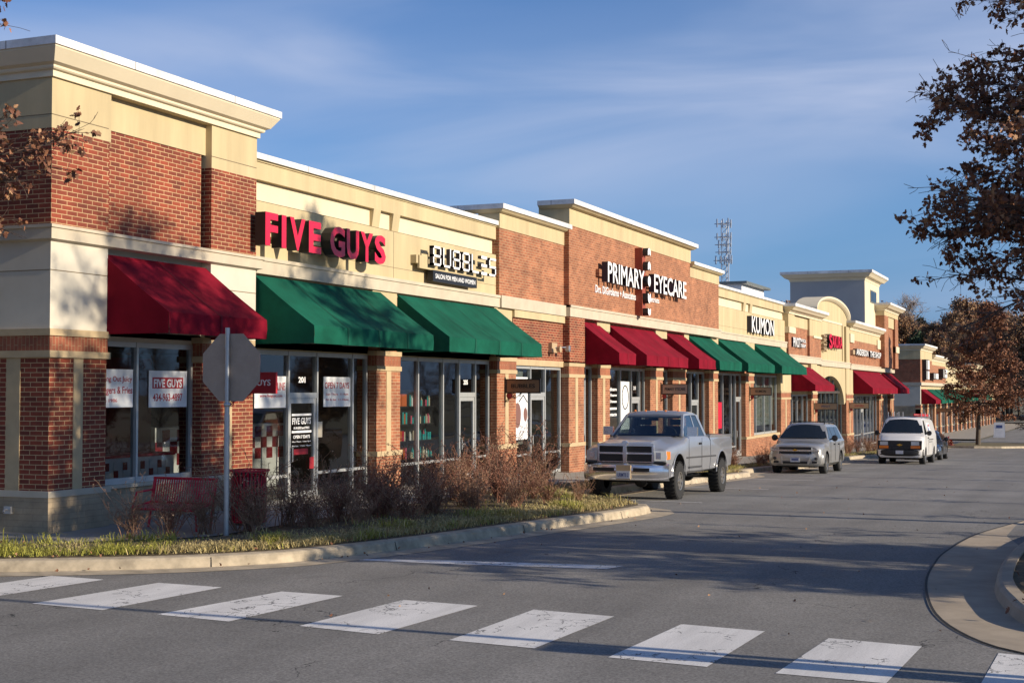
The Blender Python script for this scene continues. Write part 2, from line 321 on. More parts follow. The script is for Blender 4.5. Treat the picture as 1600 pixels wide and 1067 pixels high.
def kind(o, k): o['kind'] = k; return o
def children(o): return [c for c in col.objects if c.parent == o]
def copy_tree(o, parent=None):
    c = o.copy(); col.objects.link(c)
    if parent is not None: c.parent = parent
    for ch in [q for q in list(col.objects) if q.parent == o]:
        copy_tree(ch, c)
    return c
_fc = {}
def text_mesh(s, bold=0.0):
    key = (s, bold)
    if key in _fc: return _fc[key]
    cu = bpy.data.curves.new('t', 'FONT'); cu.body = s; cu.offset = bold; cu.resolution_u = 3; cu.fill_mode = 'BOTH'; cu.extrude = .5
    ob = bpy.data.objects.new('t', cu); col.objects.link(ob)
    dg = bpy.context.evaluated_depsgraph_get(); dg.update(); me = ob.evaluated_get(dg).to_mesh()
    vs = [tuple(v.co) for v in me.vertices]; fs = [tuple(p.vertices) for p in me.polygons]
    ob.evaluated_get(dg).to_mesh_clear(); bpy.data.objects.remove(ob); bpy.data.curves.remove(cu)
    x0 = min(v[0] for v in vs); x1 = max(v[0] for v in vs); y0 = min(v[1] for v in vs); y1 = max(v[1] for v in vs)
    vs = [((v[0] - x0) / (x1 - x0), (v[1] - y0) / (y1 - y0), v[2] + .5) for v in vs]
    _fc[key] = (vs, fs); return _fc[key]
def add_text(mb, s, org, width, height, depth, face, face_m, side_m=None, bold=.01, mirror=False):
    """org = lower-left of the back plane; face '+x' or '-y' ; u runs along width, v = up, w = outward"""
    vs, fs = text_mesh(s, bold)
    o = Vector(org)
    if face == '+x': U, W = Vector((0, 1, 0)), Vector((1, 0, 0))
    elif face == '-y': U, W = Vector((1, 0, 0)), Vector((0, -1, 0))
    else: U, W = face
    V = Vector((0, 0, 1)) if face != 'up' else Vector((0, 1, 0))
    pts = [tuple(o + U * ((1 - v[0]) if mirror else v[0]) * width + V * v[1] * height + W * v[2] * depth) for v in vs]
    if side_m is None: mb.add(pts, fs, face_m); return
    top = [f for f in fs if all(vs[i][2] > .99 for i in f)]; oth = [f for f in fs if not all(vs[i][2] > .99 for i in f)]
    mb.add(pts, top, face_m); mb.add(pts, oth, side_m)
def offset_path(pts, d):
    """offset open 2D polyline to its right by d (mitred)"""
    n = len(pts); out = []
    for i in range(n):
        a = Vector(pts[i]) - Vector(pts[i - 1]) if i > 0 else None
        b = Vector(pts[i + 1]) - Vector(pts[i]) if i < n - 1 else None
        nr = lambda v: Vector((v.y, -v.x)).normalized()
        if a is None: m_ = nr(b); k = 1
        elif b is None: m_ = nr(a); k = 1
        else:
            m_ = (nr(a) + nr(b)); m_.normalize(); k = 1 / max(.3, m_.dot(nr(a)))
        p = Vector(pts[i]) + m_ * d * k; out.append((p.x, p.y))
    return out
def profile_path(mb, pts, prof, mats, zf=None):
    """sweep profile [(out,z)..] along path; mats one name or a list per strip"""
    rows = []
    for o_, z in prof:
        op = offset_path(pts, o_); rows.append([(x, y, z + (zf(x, y) if zf else 0)) for x, y in op])
    n = len(pts)
    for i in range(len(prof) - 1):
        mm = mats if isinstance(mats, str) else mats[i]
        vs = rows[i] + rows[i + 1]; mb.add(vs, [(k, k + 1, n + k + 1, n + k) for k in range(n - 1)], mm)
    # end caps
    for e in (0, n - 1):
        mb.add([r[e] for r in rows], [tuple(range(len(rows)))], mats if isinstance(mats, str) else mats[0])

# ------------------------------------------------------------------ ground levels
def zr(y):
    if y < 27: return -.15
    if y < 31: return -.15 - .0055 * (y - 27) ** 2 / 2
    if y < 118: return -.194 - .022 * (y - 31)
    if y < 260: return -2.108 - .008 * (y - 118)
    return -3.244
def zw(y): return zr(y) + .15
def sheet(name, x0, x1, ys, mm, dz=0, zf=zr, nx=1):
    mb = MB(); vs = []; xs = [x0 + (x1 - x0) * i / nx for i in range(nx + 1)]
    for y in ys:
        for x in xs: vs.append((x, y, zf(y) + dz))
    k = nx + 1
    fs = [(j * k + i, j * k + i + 1, (j + 1) * k + i + 1, (j + 1) * k + i) for j in range(len(ys) - 1) for i in range(nx)]
    mb.add(vs, fs, mm); return mb
YS = [-30, -10, 0, 10, 20, 27, 28, 29, 30, 31, 40, 60, 80, 100, 118, 140, 170, 200, 260]
kind(sheet('ground', -1500, 1500, [-1500] + YS + [600, 3000], 'terr', dz=-.06, nx=2).build('ground'), 'structure')
kind(sheet('road', -11.4, 32, YS, 'asphalt').build('road'), 'structure')
kind(sheet('side_road', -60, -11.4, [-30, -10, 0, 10, 16.6], 'asphalt').build('side_road'), 'structure')
kind(sheet('service_road', -60, -11.4, [121, 128, 136], 'asphalt', dz=.01).build('service_road'), 'structure')
def resample(pts, step=.35):
    out = []
    P = [Vector(p) for p in pts]
    for i in range(len(P) - 1):
        p0 = P[max(0, i - 1)]; p1 = P[i]; p2 = P[i + 1]; p3 = P[min(len(P) - 1, i + 2)]
        L_ = (p2 - p1).length; n = max(1, int(L_ / step)) if L_ < 6 else max(1, int(L_ / 4)); ten = 1 if L_ < 6 else 0
        for k in range(n):
            t = k / n; a = p1.lerp(p2, t)
            c = .5 * ((2 * p1) + (-p0 + p2) * t + (2 * p0 - 5 * p1 + 4 * p2 - p3) * t * t + (-p0 + 3 * p1 - 3 * p2 + p3) * t ** 3)
            q = c if ten else a; out.append((q.x, q.y))
    out.append((P[-1].x, P[-1].y)); return out
KP = [(-60, 12.3), (-24, 12.33), (-22, 12.35), (-20, 12.4), (-18, 12.66), (-16.2, 13.15), (-13.51, 14.79), (-12.6, 15.31), (-11.55, 16.04), (-10.69, 16.94), (-10.3, 17.67), (-9.69, 19.53), (-9.11, 21.98),
      (-8.45, 24.94), (-8.2, 26.3), (-8.18, 26.9), (-8.4, 27.45), (-9.0, 27.9), (-10.0, 28.5), (-10.6, 29.3), (-10.85, 30.5), (-10.9, 33.9), (-10.7, 38), (-10.5, 43), (-10.45, 45.5),
      (-10.75, 46.4), (-11.1, 47.5), (-11.1, 52), (-10.6, 53.2), (-10.5, 57), (-10.4, 62), (-10.6, 64), (-11.0, 66), (-11.0, 72), (-10.4, 74), (-10.4, 80), (-10.4, 90), (-10.4, 104), (-10.4, 118.2),
      (-10.8, 119.4), (-12, 120.2), (-16, 120.6), (-60, 120.6)]
KS = resample(KP)
kb = MB(); profile_path(kb, KS, [(.012, -.03), (0, .02), (-.025, .115), (-.05, .142), (-.085, .153), (-.235, .157), (-.24, -.05)], 'kerb', lambda x, y: zr(y))
kerb = kind(kb.build('kerb', smooth=40), 'structure')
gm = MB(); profile_path(gm, KS, [(.46, .005), (.0, .006)], 'kerb', lambda x, y: zr(y)); kind(gm.build('gutter'), 'structure')
# kerb joints: thin dark grooves
jb = MB(); acc = 0
for i in range(1, len(KS)):
    a, b = Vector(KS[i - 1]), Vector(KS[i]); acc += (b - a).length
    if acc > 3.0 and b.y < 60 and b.x > -20:
        acc = 0; d = (b - a).normalized(); n_ = Vector((d.y, -d.x))
        for s0, s1, h0, h1 in ((.014, -.03, .0, .13), (-.03, -.235, .13, .1605)):
            p = b + n_ * s0; q = b + n_ * s1; t_ = d * .007; z = zr(b.y)
            jb.quad((p.x - t_.x, p.y - t_.y, z + h0), (p.x + t_.x, p.y + t_.y, z + h0), (q.x + t_.x, q.y + t_.y, z + h1 + .004), (q.x - t_.x, q.y - t_.y, z + h1 + .004), 'rubber')
jb.build('kerb_joints', kerb)
bed_in = offset_path(KS, -.23)
def back_pt(x, y):
    if y > 18.7 and x > -13 and y < 119: return (-12.75, y)
    tab = [(-60, (-60, 15.2)), (-20, (-20, 15.3)), (-16.2, (-15.6, 15.9)), (-13.51, (-14.3, 16.9)), (-12.6, (-13.7, 17.5)), (-11.55, (-13.1, 18.1)), (-10.69, (-12.9, 18.4)), (-10.3, (-12.75, 18.65))]
    if y >= 119: return (min(x - 1.2, -12.75), min(y, 119.2))
    if x <= -60: return tab[0][1]
    for (xa, pa), (xb, pb) in zip(tab, tab[1:]):
        if x <= xb:
            t = (x - xa) / (xb - xa); return (pa[0] + (pb[0] - pa[0]) * t, pa[1] + (pb[1] - pa[1]) * t)
    return (-12.75, max(y, 18.66))
bk = [back_pt(*p) for p in KS]
for i in range(1, len(bk)):
    if KS[i][1] > 18 and bk[i][1] < bk[i - 1][1]: bk[i] = (bk[i][0], bk[i - 1][1] + .001)
mb = MB(); vs = []
for (a, b) in zip(bed_in, bk):
    for t in (0, .2, .5, .8, 1):
        x = a[0] + (b[0] - a[0]) * t; y = a[1] + (b[1] - a[1]) * t
        vs.append((x, y, zw(y) + (.0, .03, .07, .04, -.01)[(0, .2, .5, .8, 1).index(t)]))
n = len(bk); mb.add(vs, [(5 * i + k, 5 * i + k + 1, 5 * i + k + 6, 5 * i + k + 5) for i in range(n - 1) for k in range(4)], 'soil')
kind(mb.build('planting_bed', smooth=60), 'structure')
mb = MB(); vs = []
for (x, y) in bk:
    c = (x, 18.661) if y < 18.66 else (-19.2, y)
    vs += [(x, y, zw(y) + .004), (c[0], max(c[1], y), zw(y) + .004)]
mb.add(vs, [(2 * i, 2 * i + 1, 2 * i + 3, 2 * i + 2) for i in range(n - 1)], 'conc_w')
kind(mb.build('pavement'), 'structure')
# road markings
mk = MB(); Z0 = -.1455
bars = [[(-12.91, 12.82), (-12.0, 12.78), (-11.75, 14.72), (-12.62, 14.76)],
        [(-11.18, 12.75), (-10.13, 12.67), (-9.95, 14.70), (-10.92, 14.74)], [(-9.39, 12.65), (-8.41, 12.55), (-8.22, 14.63), (-9.08, 14.67)],
        [(-7.58, 12.59), (-6.60, 12.46), (-6.44, 14.54), (-7.42, 14.62)], [(-5.81, 12.43), (-4.89, 12.34), (-4.79, 14.41), (-5.76, 14.52)],
        [(-4.11, 12.18), (-3.17, 12.09), (-3.10, 14.10), (-3.99, 14.2)], [(-2.56, 12.04), (-1.63, 11.98), (-1.55, 13.83), (-2.44, 13.95)],
        [(-.92, 11.9), (.02, 11.85), (.08, 13.6), (-.86, 13.75)]]
for i, b in enumerate(bars):
    q = MB(); q.add([(x, y, Z0) for x, y in b], [(0, 1, 2, 3)], 'paint'); o = q.build('crosswalk_stripe'); kind(o, 'structure')
q = MB(); q.add([(x, y, Z0) for x, y in [(-10.05, 17.80), (-8.38, 17.89), (-6.16, 18.2), (-6.05, 18.62), (-8.5, 18.28), (-10.0, 17.9)]], [(0, 1, 2, 3, 4, 5)], 'paint'); kind(q.build('road_edge_line'), 'structure')
for y in (30.1, 36.9, 43.4, 49.9, 56.4, 62.9, 69.4, 76, 82.5, 89):
    q = MB(); z0, z1 = zr(y) + .008, zr(y + .11) + .008
    q.quad((-10.3, y, z0), (-8.0, y, z0), (-8.0, y + .11, z1), (-10.3, y + .11, z1), 'paint'); kind(q.build('stall_line'), 'structure')
# right-hand island: flat concrete apron, kerb ring, bed
ap = resample([(.5, 13.3), (-.35, 13.65), (-.88, 14.05), (-1.3, 14.85), (-1.62, 15.9), (-1.87, 17.4), (-2.03, 18.9), (-2.1, 20.5), (-2.1, 22.1), (-1.88, 24.9), (-1.3, 27.7), (-.6, 30.5)], .3) + [(1.2, 33), (7, 33), (7, 13.3)]
mb = MB(); mb.add([(x, y, zr(y) + .009) for x, y in ap], [tuple(range(len(ap)))[::-1]], 'conc'); kind(mb.build('concrete_apron'), 'structure')
mb = MB(); loopo = offset_path(ap[:-3], -.03)
mb.add([(x, y, zr(y) + .0125) for x, y in ap[:-3]] + [(x, y, zr(y) + .0125) for x, y in loopo], [(i, i + 1, len(ap) - 3 + i + 1, len(ap) - 3 + i) for i in range(len(ap) - 4)], 'rubber'); kind(mb.build('asphalt_joint'), 'structure')
IK = resample([(.9, 30.2), (-.2, 27), (-.8, 24.8), (-1.05, 22.9), (-1.19, 20.8), (-1.19, 18.6), (-1.1, 17.4), (-.95, 16.5), (-.72, 15.56), (-.2, 14.9), (.7, 14.5), (2, 14.4)], .2) + [(6.5, 14.4), (6.5, 30.2), (.9, 30.2)]
mb = MB(); profile_path(mb, IK, [(.012, -.03), (0, .02), (-.02, .12), (-.045, .15), (-.08, .163), (-.21, .166), (-.22, -.05)], 'conc', lambda x, y: zr(y)); kind(mb.build('island_kerb', smooth=40), 'structure')
ib = offset_path(IK, -.2)[:-1]
mb = MB(); mb.add([(x, y, zr(y) + .14) for x, y in ib], [tuple(range(len(ib)))[::-1]], 'soil'); kind(mb.build('island_bed'), 'structure')

# ------------------------------------------------------------------ the strip building
X0 = -15.4; XG = -15.66
B1 = empty('strip_mall', (X0, 17.9, 0))
INV = Matrix.Translation((15.4, -17.9, 0))
def bp(mb, name, parent=None, smooth=None, root=None):
    """build a part of the building: world coordinates kept, parented"""
    root = root or B1
    o = mb.build(name, None, smooth)
    o.parent = parent if parent is not None else root
    base = root.location
    if parent is None: o.matrix_parent_inverse = Matrix.Translation(-base)
    return o
tag(B1, 'long near strip of joined brick and tan stucco shops with red and green awnings', 'building')
def cornice(pts, z0, z1, outd, style='big', root=None, zcap=.13):
    mb = MB(); h = z1 - z0
    if style == 'big':
        prof = [(.0, z0), (.05, z0), (.05, z0 + .09 * h * 2), (.10, z0 + .2 * h), (.12, z0 + .24 * h), (.12, z0 + .3 * h), (outd * .55, z0 + .36 * h), (outd * .8, z0 + .6 * h), (outd * .92, z1 - zcap - .03), (outd * .92, z1 - zcap), (outd, z1 - zcap), (outd, z1), (-.3, z1)]
        mats = ['corn'] * 9 + ['cap'] * 3
    else:
        prof = [(.0, z0), (.03, z0), (.03, z1 - zcap - .1), (outd * .5, z1 - zcap - .07), (outd * .85, z1 - zcap), (outd, z1 - zcap), (outd, z1), (-.3, z1)]
        mats = ['eifs'] * 4 + ['eifs'] + ['cap'] * 2
    profile_path(mb, pts, prof, mats); return bp(mb, 'cornice', root=root)
def simple(name, boxes, mm=None, root=None):
    mb = MB()
    for b in boxes: mb.box(*b[:6], b[6] if len(b) > 6 else mm)
    return bp(mb, name, root=root)
def strips(y0, y1, z, xf, t=.008, mm='joint'): return (xf - .01, xf + .001, y0, y1, z - t, z + t, mm)

def column(y0, y1, zf, ztop, style='or', xf=X0, depth=.5, root=None, strip=True):
    mb = MB(); xb = xf - depth; z = zf
    br = 'brick' if style == 'dark' else 'brick_or'
    base = .67 if style == 'dark' else .92
    if style == 'dark':
        mb.box(xb, xf + .04, y0 - .04, y1 + .04, z - .35, z + base - .1, 'block'); mb.box(xb, xf + .05, y0 - .05, y1 + .05, z + base - .1, z + base, 'stone')
    else:
        mb.box(xb, xf + .02, y0 - .02, y1 + .02, z - .4, z + base - .12, br); mb.box(xb, xf + .05, y0 - .04, y1 + .04, z + base - .12, z + base, 'strip')
    zs = ztop - .46
    mb.box(xb, xf, y0, y1, z + base, zs, br)
    if strip:
        c = (y0 + y1) / 2; hw = .12 if (y1 - y0) < 2 else .14
        mb.box(xf - .01, xf + .012, c - hw, c + hw, z + base, zs, 'strip')
    mb.box(xb, xf + .03, y0 - .03, y1 + .03, zs, zs + .11, 'strip'); mb.box(xb, xf + .008, y0 - .008, y1 + .008, zs + .11, zs + .35, 'soldier')
    mb.box(xb, xf + .03, y0 - .03, y1 + .03, zs + .35, ztop, 'strip')
    return bp(mb, 'column', root=root)

def storefront(y0, y1, z0, z1, mulls, door=None, ztr=2.17, xg=XG, rail=None, root=None, glass='glass', fm='alu', sill=None):
    """one glazed bay: frame, pane(s), door"""
    f = MB(); d = .05; fw = .055
    zb = sill if sill is not None else z0
    f.box(xg - d, xg + d, y0, y0 + fw, zb, z1, fm); f.box(xg - d, xg + d, y1 - fw, y1, zb, z1, fm)
    f.box(xg - d + .002, xg + d - .002, y0 + fw, y1 - fw, z1 - .09, z1 - .002, fm)
    f.box(xg - d + .002, xg + d - .002, y0 + fw, y1 - fw, zb, zb + .10, fm)
    for m_ in mulls: f.box(xg - d - .003, xg + d + .012, m_ - fw / 2, m_ + fw / 2, zb + .003, z1 - .004, fm)
    if rail is not None:
        segs = [y0 + fw] + list(mulls) + [y1 - fw]
        for a, b in zip(segs, segs[1:]):
            if door and abs(a - door[0]) < .05: continue
            f.box(xg - d + .004, xg + d - .004, a, b, rail - .03, rail + .03, fm)
    if door: f.box(xg - d + .001, xg + d + .004, door[0], door[1], ztr - .06, ztr + .06, fm)
    w_ = bp(f, 'window', root=root)
    p = MB()
    if door:
        segs = [(y0 + .03, door[0], zb), (door[1], y1 - .03, zb), (door[0] + .01, door[1] - .01, ztr)]
    else: segs = [(y0 + .03, y1 - .03, zb)]
    for a, b, c in segs:
        if b - a > .05: p.quad((xg, a, c), (xg, b, c), (xg, b, z1 - .02), (xg, a, z1 - .02), glass)
    p.build('pane', w_)
    if door:
        a, b = door[0] + .03, door[1] - .03; q = MB(); x0, x1 = xg - .03, xg + .035
        zt = ztr - .065
        q.box(x0, x1, a, a + .09, z0 + .02, zt, 'alu'); q.box(x0, x1, b - .09, b, z0 + .02, zt, 'alu')
        q.box(x0, x1, a + .09, b - .09, zt - .10, zt, 'alu'); q.box(x0, x1, a + .09, b - .09, z0 + .02, z0 + .26, 'alu')
        dd = bp(q, 'door', root=root)
        q = MB(); q.quad((xg, a + .08, z0 + .25), (xg, b - .08, z0 + .25), (xg, b - .08, zt - .09), (xg, a + .08, zt - .09), glass); q.build('pane', dd)
        q = MB(); yh = a + .07; q.tube([(x1, yh, z0 + .9), (x1 + .06, yh, z0 + .9), (x1 + .06, yh, z0 + 1.2), (x1, yh, z0 + 1.2)], .012, 'alu', 6); q.build('handle', dd)
    return w_

def awning(y0, y1, ztop, zval, zbot, mm, xw=-15.5, xf=-14.12, root=None, seed=0):
    mb = MB(); rnd = random.Random(seed); nx, ny = 10, max(4, int((y1 - y0) * 4)); vs = []
    for i in range(nx + 1):
        t = i / nx
        for j in range(ny + 1):
            s = j / ny; sag = -.028 * math.sin(math.pi * t) * (1 + .5 * math.sin(s * 9 + seed)) - .012 * abs(math.sin(s * math.pi * (y1 - y0) / 1.2)) * math.sin(math.pi * t)
            vs.append((xw + (xf - xw) * t, y0 + (y1 - y0) * s, ztop + (zval - ztop) * t + sag))
    k = ny + 1
    mb.add(vs, [(i * k + j, i * k + j + 1, (i + 1) * k + j + 1, (i + 1) * k + j) for i in range(nx) for j in range(ny)], mm)
    vs = []
    for i in range(3):
        for j in range(ny + 1):
            s = j / ny; vs.append((xf + (.0, .012 * math.sin(s * 25 + seed), .02 * math.sin(s * 21 + seed * 2))[i], y0 + (y1 - y0) * s, zval + (zbot - zval) * i / 2))
    mb.add(vs, [(i * k + j, i * k + j + 1, (i + 1) * k + j + 1, (i + 1) * k + j) for i in range(2) for j in range(ny)], mm)
    a = bp(mb, 'awning', smooth=50, root=root)
    ns = max(2, int(round((y1 - y0) / 1.35)))
    for q_ in range(1, ns):
        y = y0 + (y1 - y0) * q_ / ns; c = MB(); sm = 'awn_rs' if mm == 'awn_r' else 'awn_gs'; pp = []
        for i in range(nx + 1):
            t = i / nx; s_q = (y - y0) / (y1 - y0); sag = -.028 * math.sin(math.pi * t) * (1 + .5 * math.sin(s_q * 9 + seed)) - .012 * abs(math.sin(s_q * math.pi * (y1 - y0) / 1.2)) * math.sin(math.pi * t)
            pp.append((xw + (xf - xw) * t + .006, ztop + (zval - ztop) * t + sag + .006))
        pp += [(xf + .026, zval), (xf + .030, zbot + .01)]
        for (xa, za), (xb, zb_) in zip(pp, pp[1:]): c.quad((xa, y - .014, za), (xa, y + .014, za), (xb, y + .014, zb_), (xb, y - .014, zb_), sm)
        c.build('seam', a)
    for y in (y0, y1):
        c = MB(); pts = [(xw, y, zbot)] + [(xf, y, zbot), (xf, y, zval)] + [(xw + (xf - xw) * t, y, ztop + (zval - ztop) * t - .02 * math.sin(math.pi * t)) for t in (.8, .6, .4, .2, 0)]
        c.add(pts, [tuple(range(len(pts)))], mm); c.build('side_panel', a)
    c = MB()
    for z in (zbot + .07,): c.box(xf - .05, xf - .022, y0 + .01, y1 - .01, z - .012, z + .012, 'alu_d')
    n_ = max(2, int((y1 - y0) / 1.5))
    for j in range(n_ + 1):
        y = y0 + .02 + (y1 - y0 - .04) * j / n_; c.tube([(xw, y, ztop - .09), (xf - .03, y, zval - .09)], .012, 'alu', 5); c.tube([(xw, y, zbot + .07), (xf - .05, y, zbot + .07)], .012, 'alu_d', 5)
    c.build('awning_frame', a); return a
# --- A: corner pavilion (Y 17.9-23.85)
YA0, YA1 = 17.9, 23.85
simple('wall', [(-16.3, -15.56, 19.3, 22.2, 4.93, 6.72, 'brick'), (-30, -15.4, YA0, 19.32, 4.93, 6.48, 'brick'), (-22, -15.4, 22.31, YA1, 4.93, 6.48, 'brick'), (-30, -16.3, 17.98, 23.8, 4.9, 6.4, 'brick')])
fr = [(-30, -15.4, YA0 - .01, 19.36, 6.48, 7.32), (-22, -15.4, 22.31, YA1 + .01, 6.48, 7.32), (-16.3, -15.54, 19.36, 22.31, 6.72, 7.32)]
o = simple('frieze', [(*b, 'eifs') for b in fr] + [strips(YA0, 19.3, 6.70, -15.4), strips(22.31, YA1, 6.70, -15.4), (-30, -15.4, YA0 - .012, YA0, 6.694, 6.706, 'joint')])
simple('soffit', [(-16.3, -15.405, 19.3, 22.35, 7.295, 7.34, 'eifs')]); simple('soffit', [(-16.3, -15.37, 77.9, 82.3, 6.52, 6.58, 'eifs')])
cornice([(-32, YA0), (X0, YA0), (X0, YA1), (-24, YA1)], 7.30, 7.86, .36, 'big')
mb = MB(); profile_path(mb, [(-32, YA0), (X0, YA0), (X0, YA1), (-17, YA1)], [(0, 4.66), (.10, 4.69), (.10, 4.86), (.13, 4.87), (.13, 4.92), (-.1, 4.94)], 'stone'); bp(mb, 'sign_band')
simple('pilaster_block', [(-30, -15.4, YA0, 19.31, 3.26, 4.67, 'eifs_b'), (-16.3, -15.4, 22.31, YA1, 3.26, 4.67, 'eifs_b'), strips(YA0, 19.3, 4.2, -15.4), strips(22.31, YA1, 4.2, -15.4), (-30, -15.41, YA0 - .004, YA0, 4.194, 4.206, 'joint')])
simple('pilaster_trim', [(-30, -15.36, YA0 - .04, 19.34, 3.15, 3.26, 'strip'), (-30, -15.39, YA0 - .01, 19.32, 2.91, 3.15, 'soldier'), (-30, -15.35, YA0 - .05, 19.35, 2.80, 2.91, 'strip')])
simple('corner_pier', [(-30, -15.4, YA0, 19.3, .67, 2.80, 'brick'), (-15.41, -15.388, 18.47, 18.70, .67, 2.80, 'strip'), (-16.26, -15.98, YA0 - .012, YA0 + .01, .67, 2.80, 'strip'), (-17.9, -17.62, YA0 - .012, YA0 + .01, .67, 2.80, 'strip'),
    (-30, -15.33, YA0 - .07, 19.36, .57, .67, 'stone'), (-30, -15.35, YA0 - .05, 19.34, -.3, .57, 'block')])
column(22.05, 23.77, 0, 3.26, 'dark')
storefront(19.3, 22.05, .62, 3.12, [20.40], sill=.66)
simple('window_wall', [(-16.0, -15.52, 19.3, 22.05, -.3, .60, 'block'), (-16.0, -15.48, 19.3, 22.05, .60, .66, 'stone')])
simple('header', [(-16.3, -15.62, 19.3, 22.31, 3.12, 4.7, 'eifs_b')])
awning(19.3, 22.28, 4.58, 3.57, 3.22, 'awn_r', xf=-14.14, seed=1)
# --- B: Y 23.85-36.1 cream-panelled parapet
def cream_section(y0, y1, br, xf=-15.56, ztop=7.05, root=None, band=(4.62, 4.95)):
    simple('wall', [(xf - .5, xf, y0, y1, band[1], ztop - .95)] + [], 'eifs', root=root)
    simple('wall_joint', [strips(y0, y1, band[1] + .28, xf, .006), (xf - .01, xf + .001, (y0 + y1) / 2 - .01, (y0 + y1) / 2 + .01, band[1], ztop - .95, 'joint'), strips(y0, y1, ztop - .95, xf, .007)], root=root)
    simple('wall_panel', [(xf - .5, xf - .12, y0, y1, ztop - .95, ztop - .52)], 'eifs_l', root=root)
    for a in (br[0], br[2]):
        b = MB(); w_ = br[1] - br[0]
        b.prism([(xf - .12, ztop - .95), (xf - .06, ztop - .95), (xf, ztop - .52), (xf - .12, ztop - .52)], 'y', a, a + w_, 'eifs')
        bp(b, 'bracket', root=root)
    simple('frieze', [(xf - .5, xf + .0, y0, y1, ztop - .52, ztop - .13, 'eifs'), (xf - .5, xf + .03, y0, y1, ztop - .16, ztop - .12, 'eifs')], root=root)
    simple('cornice', [(xf - .6, xf + .09, y0, y1, ztop - .12, ztop)], 'cap', root=root)
cream_section(23.85, 36.35, (29.1, 29.45, 30.1, 30.45))
def sign_band(y0, y1, z0, z1, xf, root=None):
    simple('sign_band', [(xf - .5, xf, y0, y1, z0, z1, 'stone'), (xf - .5, xf + .03, y0, y1, z1 - .07, z1 + .003, 'stone')], root=root)
sign_band(23.85, 36.35, 4.62, 4.95, -15.44)
simple('header', [(-16.2, -15.62, 23.85, 28.95, 3.1, 4.62, 'eifs'), (-16.2, -15.62, 30.15, 36.1, 3.1, 4.62, 'eifs'), (-16.2, -15.50, 28.93, 30.17, 4.3, 4.62, 'eifs'), (-16.2, -15.5, 28.95, 30.15, 3.2, 4.3, 'brick_or')])
column(28.95, 30.15, -.05, 3.2, 'or')
storefront(23.9, 28.9, -.12, 3.1, [25.45, 26.62, 28.2], (25.45, 26.62), rail=.5)
awning(23.95, 29.32, 4.58, 3.55, 3.2, 'awn_g', seed=2)
storefront(30.2, 36.0, -.18, 3.1, [31.55, 33.0, 34.0, 35.05], (34.0, 35.05), rail=.48)
awning(30.2, 36.2, 4.58, 3.55, 3.2, 'awn_g', seed=3)
column(36.05, 37.45, -.15, 3.22, 'or')
# --- C: Y 36.35-41.6 brick
simple('wall', [(-16.1, -15.46, 36.35, 41.7, 4.95, 6.86, 'brick_or')])
simple('frieze', [(-16.1, -15.44, 36.34, 41.7, 6.86, 7.36, 'eifs')])
cornice([(-16.9, 36.34), (-15.44, 36.34), (-15.44, 41.75)], 7.30, 7.52, .2, 'small', zcap=.14)
simple('sign_band', [(-16.1, -15.38, 36.35, 41.7, 4.62, 4.96, 'stone'), (-16.1, -15.42, 37.4, 41.6, 4.40, 4.61, 'eifs')])
simple('wall', [(-16.1, -15.5, 37.4, 41.6, 3.20, 4.40, 'brick')])
simple('header', [(-16.1, -15.47, 37.4, 41.6, 3.02, 3.20, 'strip'), (-16.1, -15.5, 36.1, 37.45, 3.2, 4.62, 'eifs')])
storefront(37.45, 41.5, -.25, 3.02, [38.95, 40.15], (38.95, 40.15), xg=-15.6, rail=.4)
# --- D: Y 41.6-61 tall brick
simple('wall', [(-16.3, -15.28, 41.55, 55.9, 4.98, 7.50, 'brick_or'), (-16.3, -15.32, 55.9, 60.75, 4.98, 6.95, 'brick_or')])
simple('frieze', [(-16.3, -15.26, 41.54, 55.92, 7.50, 8.12, 'eifs'), (-16.3, -15.30, 55.92, 60.77, 6.95, 7.46, 'eifs')])
cornice([(-16.25, 41.54), (-15.26, 41.54), (-15.26, 55.92), (-16.25, 55.92)], 8.04, 8.28, .26, 'small', zcap=.15)
cornice([(-15.30, 55.93), (-15.30, 60.77), (-17, 60.77)], 7.38, 7.58, .2, 'small', zcap=.13)
sign_band(41.55, 60.9, 4.62, 4.98, -15.24)
simple('pier', [(-16.1, -15.27, 41.56, 43.0, 3.2, 4.62, 'brick')])
simple('header', [(-16.2, -15.58, 43.0, 60.9, 3.1, 4.62, 'brick_or')] + [(-16.2, -15.4, a, b, 4.3, 4.62, 'eifs') for a, b in ((44.6, 45.95), (51.4, 52.9), (55.4, 56.1))] + [(-16.2, -15.42, a, b, 3.2, 4.3, 'brick_or') for a, b in ((44.62, 45.93), (50.7, 52.3), (53.7, 55.6), (59.3, 60.9))])
for a, b in ((41.56, 42.98), (44.64, 45.91), (50.64, 52.3), (53.66, 55.6), (59.31, 60.87)): column(a, b, zw(a), 3.16, 'or', xf=-15.4 if a > 42 else -15.3)
storefront(43.0, 44.62, zw(43) - .02, 3.1, [43.95], rail=.1)
storefront(45.93, 50.62, zw(47) - .02, 3.1, [47.7, 49.0, 50.0], (49.0, 50.0), ztr=2.0, rail=.05)
storefront(52.3, 53.64, zw(53) - .02, 3.1, [])
storefront(55.62, 59.3, zw(57) - .02, 3.1, [57.2, 58.3], (57.2, 58.3), ztr=1.85, rail=-.1)
for a, b, s in ((43.05, 44.85, 4), (46.05, 51.35, 5), (52.9, 55.45, 6)): awning(a, b, 4.55, 3.5, 3.14, 'awn_r', seed=s)
